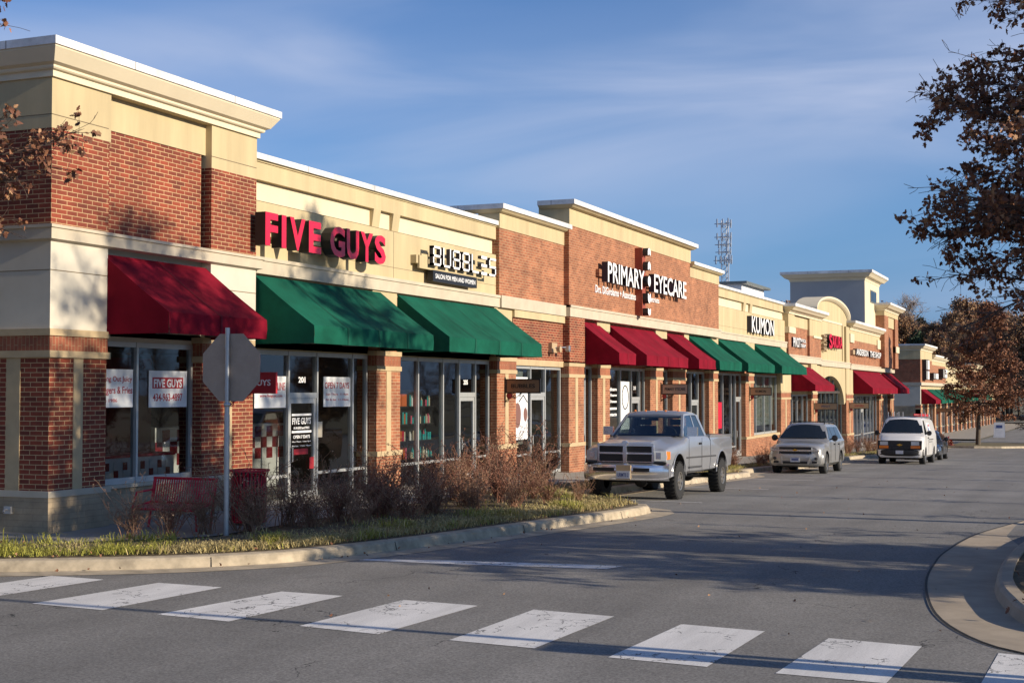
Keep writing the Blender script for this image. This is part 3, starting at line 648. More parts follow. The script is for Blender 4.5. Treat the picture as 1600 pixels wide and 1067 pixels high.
# --- E: Y 61-75.8 cream-panelled again
cream_section(60.9, 76.2, (66.6, 67.1, 68.0, 68.5))
sign_band(60.9, 76.2, 4.62, 4.95, -15.44)
simple('header', [(-16.2, -15.58, 60.9, 74.2, 3.1, 4.62, 'brick_or')] + [(-16.2, -15.46, a, b, 4.25, 4.62, 'eifs') for a, b in ((59.9, 61.2), (66.5, 68.4), (74.6, 76.1))])
column(66.15, 67.91, zw(66), 3.12, 'or')
storefront(60.9, 66.13, zw(63) - .02, 3.1, [62.6, 64.2, 65.0], (65.0, 66.05), ztr=1.95, rail=-.3)
storefront(67.93, 74.2, .12, 3.1, [69.3, 71.2, 72.8], sill=.12, glass='glass')
simple('window_wall', [(-16.1, -15.5, 67.93, 74.28, -1.4, -.02, 'brick_or'), (-16.1, -15.45, 67.92, 74.28, -.02, .12, 'strip')])
for a, b, s in ((56.1, 60.0, 7), (61.2, 66.75, 8), (68.4, 74.75, 9)): awning(a, b, 4.58, 3.5, 3.14, 'awn_g', seed=s)
# --- F: Y 76.2-86 lower brick gable block, one metre down
simple('wall', [(-16.3, -15.36, 76.2, 77.9, 4.29, 5.5, 'brick_or'), (-16.3, -15.5, 77.9, 82.3, 4.29, 5.85, 'brick_or'), (-16.3, -15.36, 82.3, 86.0, 4.29, 5.52, 'brick_or')])
simple('frieze', [(-16.3, -15.36, 76.18, 77.9, 5.5, 6.55, 'eifs'), (-16.3, -15.48, 77.9, 82.3, 5.85, 6.55, 'eifs'), (-16.3, -15.36, 82.3, 86.0, 5.52, 6.55, 'eifs'),
    (-16.3, -15.30, 76.15, 77.95, 5.45, 5.78, 'eifs_l'), (-16.3, -15.30, 83.3, 86.02, 5.42, 5.55, 'eifs_l')])
cornice([(-20, 76.18), (-15.36, 76.18), (-15.36, 86.0)], 6.5, 7.02, .5, 'big', zcap=.16)
sign_band(76.2, 86.0, 3.9, 4.29, -15.34)
simple('pier', [(-16.2, -15.4, 74.28, 77.0, 2.2, 3.9, 'eifs')]); simple('pier', [(-16.2, -15.4, 82.9, 84.8, 2.2, 3.9, 'eifs')])
simple('header', [(-16.2, -15.6, 77.0, 82.9, 2.1, 3.9, 'eifs')])
column(74.28, 76.85, zw(75) , 2.3, 'or'); column(82.9, 84.8, zw(83), 2.2, 'or')
storefront(76.9, 82.9, zw(80) - .02, 2.1, [78.4, 79.8, 81.4], rail=-.55)
awning(77.2, 83.3, 3.68, 2.62, 2.28, 'awn_r', seed=10)
# --- G: Y 84.8-96.8 arched tan block
g = MB(); arc = [(86.0, 4.29), (95.2, 4.29), (95.2, 6.9), (95.2, 7.05)]
yc, hw_, zs = 90.4, 5.2, 7.1
pts = [(85.2, 3.9), (96.6, 3.9), (96.6, 7.1)] + [(yc + 6.2 * math.cos(t), 7.1 + 1.0 * math.sin(t)) for t in [math.pi * k / 24 for k in range(1, 24)]] + [(85.2, 7.1)]
g.prism(pts, 'x', -16.4, -15.5, 'eifs'); bp(g, 'wall')
g = MB(); n_ = 28; vs = []
for k in range(n_ + 1):
    t = math.pi * k / n_; y = yc + 6.2 * math.cos(t); z = 7.1 + 1.0 * math.sin(t)
    for dx, dz in ((-15.47, -.16), (-15.36, -.1), (-15.25, .0), (-15.25, .12), (-16.6, .12)): vs.append((dx, y, z + dz))
g.add(vs, [(k * 5 + j, k * 5 + j + 1, k * 5 + j + 6, k * 5 + j + 5) for k in range(n_) for j in range(4)], 'corn'); bp(g, 'cornice')
simple('wall_trim', [(-15.55, -15.46, 86.4, 94.4, 6.62, 6.74, 'corn'), (-15.55, -15.44, 94.4, 94.75, 4.3, 6.74, 'eifs'), (-15.6, -15.36, 95.3, 96.7, 3.9, 6.6, 'eifs')])
sign_band(86.0, 96.9, 3.82, 4.2, -15.34)
g = MB(); ac, ah = 89.7, 5.1     # storefront arch
pts = [(84.8, 3.82), (84.8, 1.55)] + [(ac - ah * math.cos(math.pi * k / 20), 1.4 + 1.85 * math.sin(math.pi * k / 20)) for k in range(0, 21)] + [(95.4, 1.55), (95.4, 3.82)]
pts = pts[::-1]; g.prism(pts, 'x', -15.9, -15.45, 'eifs'); bp(g, 'arch_wall')
storefront(84.8, 95.3, zw(90) - .02, 3.4, [86.3, 87.8, 89.3, 90.8, 92.3, 93.8], rail=-.6, xg=-15.75, fm='alu_d')
column(95.4, 98.25, zw(96), 2.15, 'or')
simple('pier', [(-16.2, -15.4, 95.4, 98.25, 2.15, 3.82, 'eifs')])
# --- H: Y 96.7-111 brick
simple('wall', [(-16.3, -15.4, 96.8, 111.2, 4.14, 5.78, 'brick_or')])
simple('frieze', [(-16.3, -15.38, 96.78, 111.2, 5.78, 6.5, 'eifs'), (-16.3, -15.3, 96.75, 98.4, 5.6, 6.2, 'eifs_l'), (-16.3, -15.3, 109.6, 111.3, 5.5, 6.2, 'eifs_l')])
cornice([(-18, 96.78), (-15.38, 96.78), (-15.38, 111.2)], 6.45, 7.05, .5, 'big', zcap=.16)
sign_band(96.9, 119.3, 3.78, 4.14, -15.3)
simple('header', [(-16.2, -15.6, 98.25, 119.3, 2.0, 3.8, 'eifs')])
storefront(98.25, 110.8, zw(104) - .02, 2.0, [99.8, 101.3, 103.0, 104.2, 106, 107.6, 109.2], (103.0, 104.2), ztr=.95, rail=-.8)
column(110.8, 113.0, zw(112), 2.05, 'or'); column(117.0, 119.3, zw(118), 2.05, 'or')
storefront(113.0, 117.0, zw(115) - .02, 2.0, [114.3, 115.7])
awning(98.6, 111.8, 3.72, 2.5, 2.1, 'awn_r', seed=11); awning(113.4, 119.0, 3.7, 2.5, 2.1, 'awn_r', seed=12)
# --- I: brick pier and tower
simple('wall', [(-22, -15.0, 111.2, 113.4, 4.14, 8.15, 'brick_or'), (-22, -15.2, 113.4, 117.4, 4.14, 8.15, 'brick_or'), (-22, -15.0, 117.4, 119.3, 4.14, 8.15, 'brick_or')])
simple('frieze', [(-22, -15.0, 111.18, 119.32, 8.15, 8.6, 'eifs'), (-15.3, -15.1, 113.4, 117.4, 7.3, 8.2, 'eifs'), (-15.2, -14.92, 117.4, 119.33, 5.4, 5.9, 'eifs_l')])
cornice([(-17.5, 111.18), (-15.0, 111.18), (-15.0, 119.32), (-20, 119.32)], 8.5, 9.08, .55, 'big', zcap=.15)
tw = MB(); tw.box(-21.2, -15.7, 105.9, 113.4, 5, 10.7, 'tower'); tw.box(-21.1, -15.685, 105.96, 113.34, 5, 10.7, 'eifs_l'); bp(tw, 'tower')
cornice([(-21.2, 113.4), (-21.2, 105.9), (-15.7, 105.9), (-15.7, 113.4), (-21.2, 113.4)][::1], 10.5, 11.22, .65, 'big', zcap=.2)
tww = MB(); tww.box(-15.7, -15.64, 108.6, 111.6, 9.0, 9.95, 'alu_d')
for i in range(4): tww.box(-15.66, -15.62, 108.7 + i * .72, 109.3 + i * .72, 9.1, 9.85, 'glass_dark')
bp(tww, 'tower_window')
# --- body, roof, back walls, shop interiors
simple('roof', [(-36, -16.2, 18, 76.3, 6.0, 6.3, 'roof'), (-36, -16.3, 76.3, 119.3, 5.4, 5.7, 'roof')])
simple('back_wall', [(-36.2, -36, 18, 119.3, -3, 7, 'block'), (-36, -16.0, 119.0, 119.32, -3, 5.7, 'brick')])
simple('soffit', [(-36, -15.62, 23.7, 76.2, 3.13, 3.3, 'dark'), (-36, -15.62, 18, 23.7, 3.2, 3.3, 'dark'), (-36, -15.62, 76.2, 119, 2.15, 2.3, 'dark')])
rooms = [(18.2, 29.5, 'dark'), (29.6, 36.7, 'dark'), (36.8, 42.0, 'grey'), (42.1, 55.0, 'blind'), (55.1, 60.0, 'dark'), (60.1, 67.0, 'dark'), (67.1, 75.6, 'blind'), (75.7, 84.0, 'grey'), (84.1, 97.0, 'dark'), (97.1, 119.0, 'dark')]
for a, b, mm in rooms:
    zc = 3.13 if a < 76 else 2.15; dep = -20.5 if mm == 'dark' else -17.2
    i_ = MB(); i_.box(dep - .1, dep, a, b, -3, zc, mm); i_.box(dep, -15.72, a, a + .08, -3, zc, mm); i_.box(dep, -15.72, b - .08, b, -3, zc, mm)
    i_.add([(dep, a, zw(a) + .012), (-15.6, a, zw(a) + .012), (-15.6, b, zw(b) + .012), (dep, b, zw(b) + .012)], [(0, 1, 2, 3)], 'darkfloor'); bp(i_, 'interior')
# wall light on section C, hose tap on corner
wl = MB(); wl.box(-15.5, -15.38, 40.3, 40.75, 3.45, 3.75, 'tansign'); wl.tube([(-15.45, 40.55, 3.6), (-15.2, 40.8, 3.62), (-15.1, 41.0, 3.62)], .025, 'galv', 6); wl.lathe([(.03, 0), (.085, .02), (.10, .14), (.0, .15)], (-15.18, 40.95, 3.58), 'x', 'galv', 12)
wl.lathe([(.03, 0), (.085, .02), (.10, .14), (.0, .15)], (-15.25, 40.35, 3.55), 'x', 'tansign', 12); bp(wl, 'wall_light')
hb = MB(); hb.box(-16.20, -16.06, 17.80, 17.86, .30, .42, 'galv'); hb.tube([(-16.13, 17.82, .36), (-16.13, 17.74, .37), (-16.11, 17.70, .33)], .02, 'galv', 6); bp(hb, 'wall_tap')
# roof-top unit
ru = empty('rooftop_unit', (-22, 88, 5.7))
u = MB(); u.box(-1.5, 1.3, 0, 6.5, 0, 3.4, 'white'); u.build('casing', ru); u = MB(); u.box(-1.9, 1.7, -.3, 6.8, 3.4, 3.55, 'alu_d'); u.build('lid', ru)
tag(ru, 'white box with a dark flat lid standing on the roof below the lattice tower', 'roof unit')

# ------------------------------------------------------------------ wall signs
def sign_root(name, loc, label, cat='sign', group=None):
    r = empty(name, loc); tag(r, label, cat, group); return r
def child(mb, name, root, smooth=None):
    o = mb.build(name, root, smooth); 
    o.matrix_parent_inverse = Matrix.Translation(-Vector(root.location)); return o
s_ = sign_root('wall_sign', (-15.56, 26.2, 5.1), 'big red block letters reading FIVE GUYS above the first green awning', group='shop signs on the upper wall')
mb = MB(); mb.box(-15.56, -15.30, 23.86, 28.6, 5.36, 5.60, 'eifs'); child(mb, 'raceway', s_)
y = 23.64
for word, ya, yb in (('FIVE', 23.64, 25.80), ('GUYS', 26.18, 28.73)):
    wd = {'F': .46, 'I': .17, 'V': .60, 'E': .50, 'G': .64, 'U': .55, 'Y': .58, 'S': .54}
    tot = sum(wd[c] for c in word); gap = (yb - ya - tot) / 3; yy = ya
    for c in word:
        mb = MB(); add_text(mb, c, (-15.29, yy, 5.13 + .005 * (yy - 23)), wd[c], .66, .24, '+x', 'redsign', 'black', bold=.035); child(mb, 'letter', s_); yy += wd[c] + gap
s_ = sign_root('wall_sign', (-15.56, 33.6, 5.4), 'white squared letters reading BUBBLES above the second green awning', group='shop signs on the upper wall')
mb = MB(); mb.box(-15.56, -15.40, 31.0, 34.9, 5.42, 5.62, 'eifs'); mb.box(-15.42, -15.36, 31.1, 34.9, 5.30, 5.62, 'eifs'); child(mb, 'raceway', s_)
SEG = {'B': 'abcdefg', 'U': 'bcdef', 'L': 'def', 'E': 'agd', 'S': 'afgcd'}
yy = 31.55; lw = .46; pitch = .585; H_ = .49; t_ = .058
for i, c in enumerate('BUBBLES'):
    mb = MB(); z0 = 5.40
    for sg in SEG[c]:
        y0, y1, z0_, z1_ = {'a': (0, lw, H_ - t_, H_), 'g': (0, lw, H_ / 2 - t_ / 2, H_ / 2 + t_ / 2), 'd': (0, lw, 0, t_), 'f': (0, t_, H_ / 2, H_), 'e': (0, t_, 0, H_ / 2), 'b': (lw - t_, lw, H_ / 2, H_), 'c': (lw - t_, lw, 0, H_ / 2)}[sg]
        if c == 'E': z0_ -= .012; z1_ += .012; y0 += .05; y1 -= .03
        if c == 'B':      # rounded lobes on the open side, the second B mirrored
            if sg in 'agd': y0, y1 = (.05, lw) if i == 2 else (0, lw - .05)
            if (sg in 'bc' and i != 2) or (sg in 'fe' and i == 2): z0_ += .04; z1_ -= .04
        q = (-15.31, -15.205, yy + y0, yy + y1, z0 + z0_, z0 + z1_)
        mb.box(*q, 'navy'); mb.box(-15.205, -15.20, yy + y0, yy + y1, z0 + z0_ + .001, z0 + z1_ - .001, 'white2')
    child(mb, 'letter', s_); yy += pitch
mb = MB(); mb.box(-15.46, -15.30, 31.75, 34.45, 5.02, 5.30, 'black'); add_text(mb, 'SALON FOR MEN AND WOMEN', (-15.30, 31.88, 5.10), 2.45, .12, .006, '+x', 'white2'); child(mb, 'sub_sign', s_)
s_ = sign_root('wall_sign', (-15.28, 49, 5.0), 'tall white letters reading PRIMARY EYECARE across a red upright post on brick', group='shop signs on the upper wall')
mb = MB(); mb.box(-15.28, -15.0, 48.4, 48.8, 4.99, 7.42, 'redpost'); child(mb, 'post', s_)
mb = MB(); mb.box(-15.28, -15.15, 44.1, 53.6, 6.08, 6.32, 'brick_or'); child(mb, 'raceway', s_)
for word, ya, yb in (('PRIMARY', 44.35, 48.45), ('EYECARE', 49.67, 54.05)):
    mb = MB(); add_text(mb, word, (-15.15, ya, 5.9), yb - ya, .68, .22, '+x', 'white2', 'navy', bold=.012); child(mb, 'lettering', s_)
def lozenge(pts_z, kind_, yc=48.6, hw=.18, x0=-15.0, x1=-14.8):
    mb = MB(); z0, z1 = pts_z; h = z1 - z0
    if kind_ == 'dot': poly = [(yc + hw * math.cos(t), (z0 + z1) / 2 + h / 2 * math.sin(t)) for t in [2 * math.pi * k / 20 for k in range(20)]]
    else:
        up = [(yc + hw * math.cos(t), z0 + h * .45 + h * .55 * math.sin(t)) for t in [math.pi * k / 12 for k in range(13)]]
        poly = up + [(yc - hw, z0), (yc - hw * .45, z0), (yc, z0 + h * .28), (yc + hw * .45, z0), (yc + hw, z0)]
        if kind_ == 'down': poly = [(a, z0 + z1 - b) for a, b in poly][::-1]
    mb.prism(poly, 'x', x0, x1, 'black'); mb.prism([((a - yc) * .92 + yc, (b - (z0 + z1) / 2) * .95 + (z0 + z1) / 2) for a, b in poly], 'x', x1, x1 + .006, 'white2'); return mb
for a, k in (((7.15, 7.42), 'up'), ((6.62, 6.93), 'up'), ((6.02, 6.42), 'dot'), ((5.42, 5.78), 'down'), ((4.98, 5.24), 'down')): child(lozenge(a, k), 'lozenge', s_)
s_['label'] = s_['label']
s2 = MB(); add_text(s2, 'Drs. DiGirolamo + Associates', (-15.275, 44.0, 5.53), 4.4, .26, .03, '+x', 'white2', bold=.01); child(s2, 'sub_lettering', s_); s2 = MB(); add_text(s2, 'Optometrists', (-15.275, 48.95, 5.53), 2.4, .26, .03, '+x', 'white2', bold=.01)
child(s2, 'sub_lettering', s_)
s_ = sign_root('wall_sign', (-15.56, 69.8, 5.1), 'white capital letters reading KUMON on the cream parapet above green awnings', group='shop signs on the upper wall')
mb = MB(); add_text(mb, 'KUMON', (-15.55, 67.2, 5.11), 5.1, .82, .24, '+x', 'white2', 'navy', bold=.012); child(mb, 'lettering', s_)
s_ = sign_root('wall_sign', (-15.5, 78.7, 4.7), 'white PIVOT letters beside three small lines on a low brick wall', group='shop signs on the upper wall')
mb = MB(); add_text(mb, 'PIVOT', (-15.48, 76.95, 4.70), 2.0, .55, .24, '+x', 'white2', 'navy', bold=.02); child(mb, 'lettering', s_)
mb = MB()
for i, t in enumerate(('PHYSICAL', 'THERAPY')): add_text(mb, t, (-15.48, 79.1, 5.02 - i * .28), 1.6, .2, .22, '+x', 'white2', 'navy', bold=.02)
child(mb, 'lettering', s_)
s_ = sign_root('wall_sign', (-15.5, 89.5, 5.0), 'red SAKURA letters beside two oriental characters on the arched tan wall', group='shop signs on the upper wall')
mb = MB()
for z in (5.28, 4.75):
    for b in ((86.3, 87.4, .36, .43), (86.3, 87.4, .12, .19), (86.8, 86.9, .0, .46), (86.45, 86.52, .12, .36), (87.2, 87.27, .12, .36)): mb.box(-15.46, -15.25, b[0], b[1], z + b[2], z + b[3], 'tansign')
    mb.prism([(86.25, z - .04), (86.4, z - .04), (86.85, z + .12), (86.75, z + .12)], 'x', -15.46, -15.25, 'tansign'); mb.prism([(87.5, z - .04), (87.35, z - .04), (86.9, z + .12), (87.0, z + .12)], 'x', -15.46, -15.25, 'tansign')
child(mb, 'characters', s_)
mb = MB(); add_text(mb, 'S', (-15.48, 87.5, 4.9), 1.1, .93, .36, '+x', 'redsign', 'black', bold=.03); add_text(mb, 'AKURA', (-15.48, 88.6, 5.0), 3.8, .78, .36, '+x', 'redsign', 'black', bold=.03); child(mb, 'lettering', s_)
s_ = sign_root('wall_sign', (-15.4, 103.5, 4.8), 'long row of white letters on the far low brick wall above red awnings', group='shop signs on the upper wall')
mb = MB(); add_text(mb, 'ANDERSON', (-15.38, 98.0, 4.77), 5.4, .44, .28, '+x', 'white2', 'navy', bold=.02); add_text(mb, 'THE SHOP', (-15.38, 104.3, 4.77), 5.6, .44, .28, '+x', 'white2', 'navy', bold=.02); mb.box(-15.4, -15.2, 97.2, 98.0, 4.8, 5.1, 'tansign'); child(mb, 'lettering', s_)

# ------------------------------------------------------------------ blade signs on scroll brackets
def blade(y, z, text, m_board, m_text, label, root_x=-15.38, ln=1.0, h=.34, border='black', label_cat='sign'):
    r = sign_root('blade_sign', (root_x, y, z), label, group='small signs hanging out over the pavement')
    mb = MB(); mb.box(root_x + .06, root_x + ln + .04, y - .02, y + .02, z, z + h, m_board); o = child(mb, 'board', r)
    mb = MB()
    for b in ((root_x + .03, root_x + ln + .07, z - .035, z), (root_x + .03, root_x + ln + .07, z + h, z + h + .03), (root_x + .03, root_x + .06, z, z + h), (root_x + ln + .04, root_x + ln + .07, z, z + h)): mb.box(b[0], b[1], y - .028, y + .028, b[2], b[3], border)
    child(mb, 'frame', r)
    if text: mb = MB(); tw_ = min(ln * .8, len(text) * h * .30); add_text(mb, text, (root_x + .05 + (ln - tw_) / 2, y - .02, z + h * .34), tw_, h * .34, .006, '-y', m_text, bold=.015); child(mb, 'lettering', r)
    mb = MB(); mb.box(root_x - .02, root_x + .015, y - .015, y + .015, z - .30, z + h + .08, border)
    def spiral(cx, cz, r0, turns, a0, sgn=1):
        return [(cx + r0 * (1 - .8 * k / 18) * math.cos(a0 + sgn * turns * 2 * math.pi * k / 18), y, cz + r0 * (1 - .8 * k / 18) * math.sin(a0 + sgn * turns * 2 * math.pi * k / 18)) for k in range(19)]
    mb.tube(spiral(root_x + .28, z - .11, .085, 1.4, R_(90)), .011, border, 5); mb.tube(spiral(root_x + .44, z - .08, .05, 1.3, R_(90), -1), .010, border, 5); mb.tube(spiral(root_x + .07, z - .22, .06, 1.3, R_(180)), .010, border, 5)
    mb.tube([(root_x + .02, y, z - .27), (root_x + .12, y, z - .2), (root_x + .2, y, z - .12), (root_x + .34, y, z - .16), (root_x + .42, y, z - .08), (root_x + .5, y, z - .04)], .011, border, 5)
    child(mb, 'scroll_bracket', r)
    mb = MB(); mb.lathe([(.0, -.03), (.085, -.025), (.095, 0), (.085, .025), (0, .03)], (root_x + .13, y, z - .10), 'y', 'redpanel', 16); child(mb, 'rosette', r)
blade(22.9, 2.25, 'FIVE GUYS', 'redpaper', 'white2', 'red hanging board reading FIVE GUYS half hidden behind the stop sign', border='redpaper')
blade(36.6, 2.24, 'BUBBLES', 'brownsign', 'black', 'brown hanging board reading BUBBLES on a scroll bracket beside the sunglasses poster')
blade(52.0, 2.18, 'PRIMARY EYECARE', 'greysign', 'navy', 'grey hanging board reading PRIMARY EYECARE above the pickup')
blade(66.9, 2.10, 'KUMON', 'tansign', 'black', 'tan hanging board reading KUMON beside the blinded window')
blade(83.6, 1.22, 'PIVOT', 'tansign', 'ink', 'tan hanging board reading PIVOT above the silver estate car', ln=1.3)
blade(96.4, 1.14, 'SAKURA', 'tansign', 'redpaper', 'tan hanging board reading SAKURA above the parking between estate car and van', ln=1.25)

# ------------------------------------------------------------------ posters, lettering and goods in the windows
XP = XG + .012
def poster(y0, y1, z0, z1, mm, texts, label, name='window_poster', cat='poster', x=XP, extra=None):
    mb = MB(); mb.box(x, x + .006, y0, y1, z0, z1, mm)
    for t, a, b, c, d, tm in texts: add_text(mb, t, (x + .006, a, c), b - a, d - c, .003, '+x', tm, bold=.012)
    if extra: extra(mb, x + .007)
    o = mb.build(name); tag(o, label, cat); return o
poster(18.95, 20.33, 1.98, 2.64, 'bluewh', [('Handing Out Juicy', 19.28, 20.30, 2.40, 2.52, 'redpaper'), ('Burgers & Fries', 19.40, 20.31, 2.18, 2.34, 'redpaper'), ('Since 1986', 19.35, 19.9, 2.07, 2.13, 'redpaper')], 'white banner about juicy burgers and fries in the left corner window')
poster(20.78, 21.92, 1.97, 2.63, 'bluewh', [('434-963-4897', 20.90, 21.78, 2.08, 2.22, 'redpaper')], 'white banner with a red box and the phone number 434-963-4897',
       extra=lambda mb, x: (mb.box(x - .001, x + .002, 20.88, 21.80, 2.31, 2.51, 'redpaper'), add_text(mb, 'FIVE GUYS', (x + .002, 20.92, 2.33), .84, .15, .002, '+x', 'white2', bold=.03)))
poster(24.2, 25.4, 1.92, 2.57, 'bluewh', [('ORDER ONLINE', 24.3, 25.35, 2.28, 2.44, 'redpaper'), ('www.fiveguys.com', 24.4, 25.25, 2.12, 2.20, 'redpaper')], 'white ORDER ONLINE banner beside the red hanging board')
poster(26.95, 28.15, 1.92, 2.58, 'bluewh', [('OPEN 7 DAYS', 27.0, 28.08, 2.32, 2.46, 'redpaper'), ('Sun-Thurs  11-9pm', 27.05, 28.05, 2.16, 2.22, 'redpaper'), ('Fri & Sat  11-10pm', 27.05, 28.05, 2.04, 2.10, 'redpaper')], 'white OPEN 7 DAYS banner right of the first shop door')
mb = MB()
for t, a, b, c, d in (('FIVE GUYS', 25.66, 26.42, 1.56, 1.70), ('BURGERS and FRIES', 25.72, 26.36, 1.46, 1.51), ('OPEN 7 DAYS', 25.70, 26.38, 1.26, 1.33), ('Mon-Thurs  11am-9pm', 25.66, 26.42, 1.17, 1.21), ('Fri-Sat  11am-10pm', 25.66, 26.42, 1.08, 1.12)): add_text(mb, t, (XG + .012, a, c), b - a, d - c, .003, '+x', 'white2', bold=.02)
for z in (1.74, 1.38): mb.box(XG + .012, XG + .016, 25.64, 26.44, z, z + .045, 'white2')
mb.box(XG + .012, XG + .016, 25.72, 26.30, .92, 1.04, 'redpaper'); tag(mb.build('door_lettering'), 'white FIVE GUYS lettering and hours on the glass of the first shop door', 'lettering')
poster(26.32, 26.50, .60, .85, 'redpaper', [], 'small red sticker low on the first shop door', 'door_sticker', 'sticker', x=XG + .04)
poster(26.66, 26.90, 1.26, 1.60, 'cream', [], 'small cream notice taped beside the first shop door', 'window_notice', 'notice')
for y, z, t, lb in ((25.9, 2.44, '201', 'white number 201 over the first shop door'), (34.35, 2.44, '205', 'white number 205 over the second shop door'), (39.45, 2.35, '209', 'small white number over the grey shop door'), (49.35, 2.32, '213', 'small white number over the eyecare shop door')):
    mb = MB(); add_text(mb, t, (XG + .075 if t == '209' else XG + .012, y, z), .28, .13, .003, '+x', 'white2', bold=.03); tag(mb.build('door_number'), lb, 'number', 'street numbers above the shop doors')
def glasses(mb, x):
    for yc, rr in ((38.0, .36), (38.62, .20)):
        poly = [(yc + rr * .75 * math.cos(t), 1.60 + rr * 1.15 * math.sin(t) * (1 if math.sin(t) < 0 else .8)) for t in [2 * math.pi * k / 20 for k in range(20)]]
        mb.prism(poly, 'x', x - .002, x + .001, 'lensbrown')
    mb.tube([(x, 38.1, 1.95), (x, 38.45, 2.15), (x, 38.75, 1.95)], .02, 'black', 4)
poster(37.62, 38.80, .85, 2.68, 'bluewh', [], 'tall white poster of brown sunglasses behind the BUBBLES board', x=-15.6 + .012, extra=glasses)
def face(mb, x):
    mb.prism([(43.62 + .18 * math.cos(t), 2.05 + .3 * math.sin(t)) for t in [2 * math.pi * k / 16 for k in range(16)]], 'x', x - .002, x, 'skin')
    mb.prism([(43.4, 2.15), (43.4, 2.62), (43.85, 2.5), (43.8, 2.2), (43.62, 2.36)], 'x', x, x + .002, 'black'); mb.prism([(43.3, .9), (43.35, 1.9), (43.7, 1.8), (43.85, 1.4), (43.7, .9)], 'x', x - .001, x + .001, 'lensbrown')
    mb.box(x, x + .003, 43.45, 43.83, 1.98, 2.12, 'black')
poster(43.25, 43.92, .82, 2.68, 'bluewh', [], 'tall poster of a dark-haired person in sunglasses at the first narrow window', extra=face)
mb = MB()
for i, t in enumerate(('Medicare', 'Eye Exams', 'Eye Disease', 'Glasses', 'Contacts')): add_text(mb, t, (XG + .012, 46.25, 2.28 - i * .22), 1.15, .12, .003, '+x', 'white2', bold=.03)
tag(mb.build('window_lettering'), 'list of small white words on the glass left of the oval poster', 'lettering')
poster(47.85, 48.85, .9, 2.62, 'bluewh', [], 'tall white poster with a dark oval outline above the pickup', extra=lambda mb, x: mb.tube([(x, 48.35 + .36 * math.cos(2 * math.pi * k / 24), 2.05 + .42 * math.sin(2 * math.pi * k / 24)) for k in range(25)], .022, 'black', 4))
poster(61.6, 62.5, .6, 1.78, 'red', [], 'red panel inside the dark shop window right of the pickup cab', name='display_panel', cat='panel')
# restaurant counters and panels
def thing_box(name, boxes, label, cat, group=None):
    mb = MB()
    for b in boxes: mb.box(*b)
    o = mb.build(name); tag(o, label, cat, group); return o
ch = []
for i in range(10):
    for j in range(2): ch.append((-15.978, -15.97, 19.5 + i * .25, 19.5 + i * .25 + .12, .72 + j * .14, .86 + j * .14, 'redpanel' if (i + j) % 2 else 'white'))
thing_box('counter', [(-16.5, -15.98, 19.45, 22.0, .05, 1.08, 'white'), (-16.52, -15.95, 19.43, 22.0, 1.08, 1.13, 'red')] + ch, 'white counter with red top and red checks inside the corner window', 'counter')
thing_box('wall_panel', [(-17.2, -17.1, 21.4, 22.8, .1, 2.9, 'redpanel')], 'tall dark red panel inside the corner shop', 'panel')
ch = [(-18.5, -18.05, 24.2, 29.2, .02, 1.5, 'white')]
for i in range(20):
    for j in range(3):
        if (i + j) % 2: ch.append((-18.05, -18.04, 24.2 + i * .25, 24.45 + i * .25, .70 + j * .25, .95 + j * .25, 'redpanel'))
thing_box('serving_counter', ch, 'long serving counter with a red check band behind the first shop door', 'counter')
for k, (y0, y1) in enumerate(((30.6, 31.5), (31.65, 32.95))):
    r = sign_root('product_shelf', (-16.3, y0, 0), ('rack of orange and red boxes in the left BUBBLES shop window', 'rack of teal and cream bottles in the second BUBBLES shop window pane')[k], 'shelf', 'product racks in the shop window')
    mb = MB()
    for z in (.55, 1.0, 1.42, 1.86): mb.box(-16.2, -15.86, y0, y1, z, z + .03, 'black')
    mb.box(-16.22, -16.2, y0, y1, .1, 2.3, 'black'); child(mb, 'rack', r)
    rnd = random.Random(k + 3)
    for z in (.58, 1.03, 1.45, 1.89):
        y = y0 + .03
        while y < y1 - .1:
            wd_ = rnd.uniform(.05, .09); h = rnd.uniform(.14, .3)
            c = rnd.choice((['orange', 'red', 'orange', 'teal', 'cream', 'pink'] if k == 0 else ['teal', 'teal', 'teal', 'cream', 'cream', 'white', 'pink']))
            if k == 0 and z > 1.8: c = 'orange'; wd_ = .26; h = .3
            if rnd.random() > .12:
                q = MB()
                if h > .2 and k: q.lathe([(0, 0), (wd_ * .45, 0), (wd_ * .45, h * .75), (wd_ * .2, h * .85), (wd_ * .2, h), (0, h)], (-15.93, y + wd_ / 2, z), 'z', c, 8)
                else: q.box(-16.0, -15.88, y, y + wd_, z, z + h, c)
                o = q.build('box' if not (h > .2 and k) else 'bottle'); tag(o, f'small {c} {"bottle" if (h > .2 and k) else "box"} on the {"left" if k == 0 else "right"} shop rack', 'product', f'{c} products on the {"left" if k == 0 else "right"} shop rack')
            y += wd_ + .02
# blinds in the later windows
for i, (a, b, zt) in enumerate(((37.5, 38.9, 3.0), (68.0, 71.1, 3.0), (71.2, 74.1, 3.0))):
    thing_box('roller_blind', [(-15.8, -15.78, a, b, .7 if i == 0 else .55, zt, 'blind')], ('pale blind behind the sunglasses poster', 'pale blind in the left half of the brick-silled window', 'pale blind in the right half of the brick-silled window')[i], 'blind')

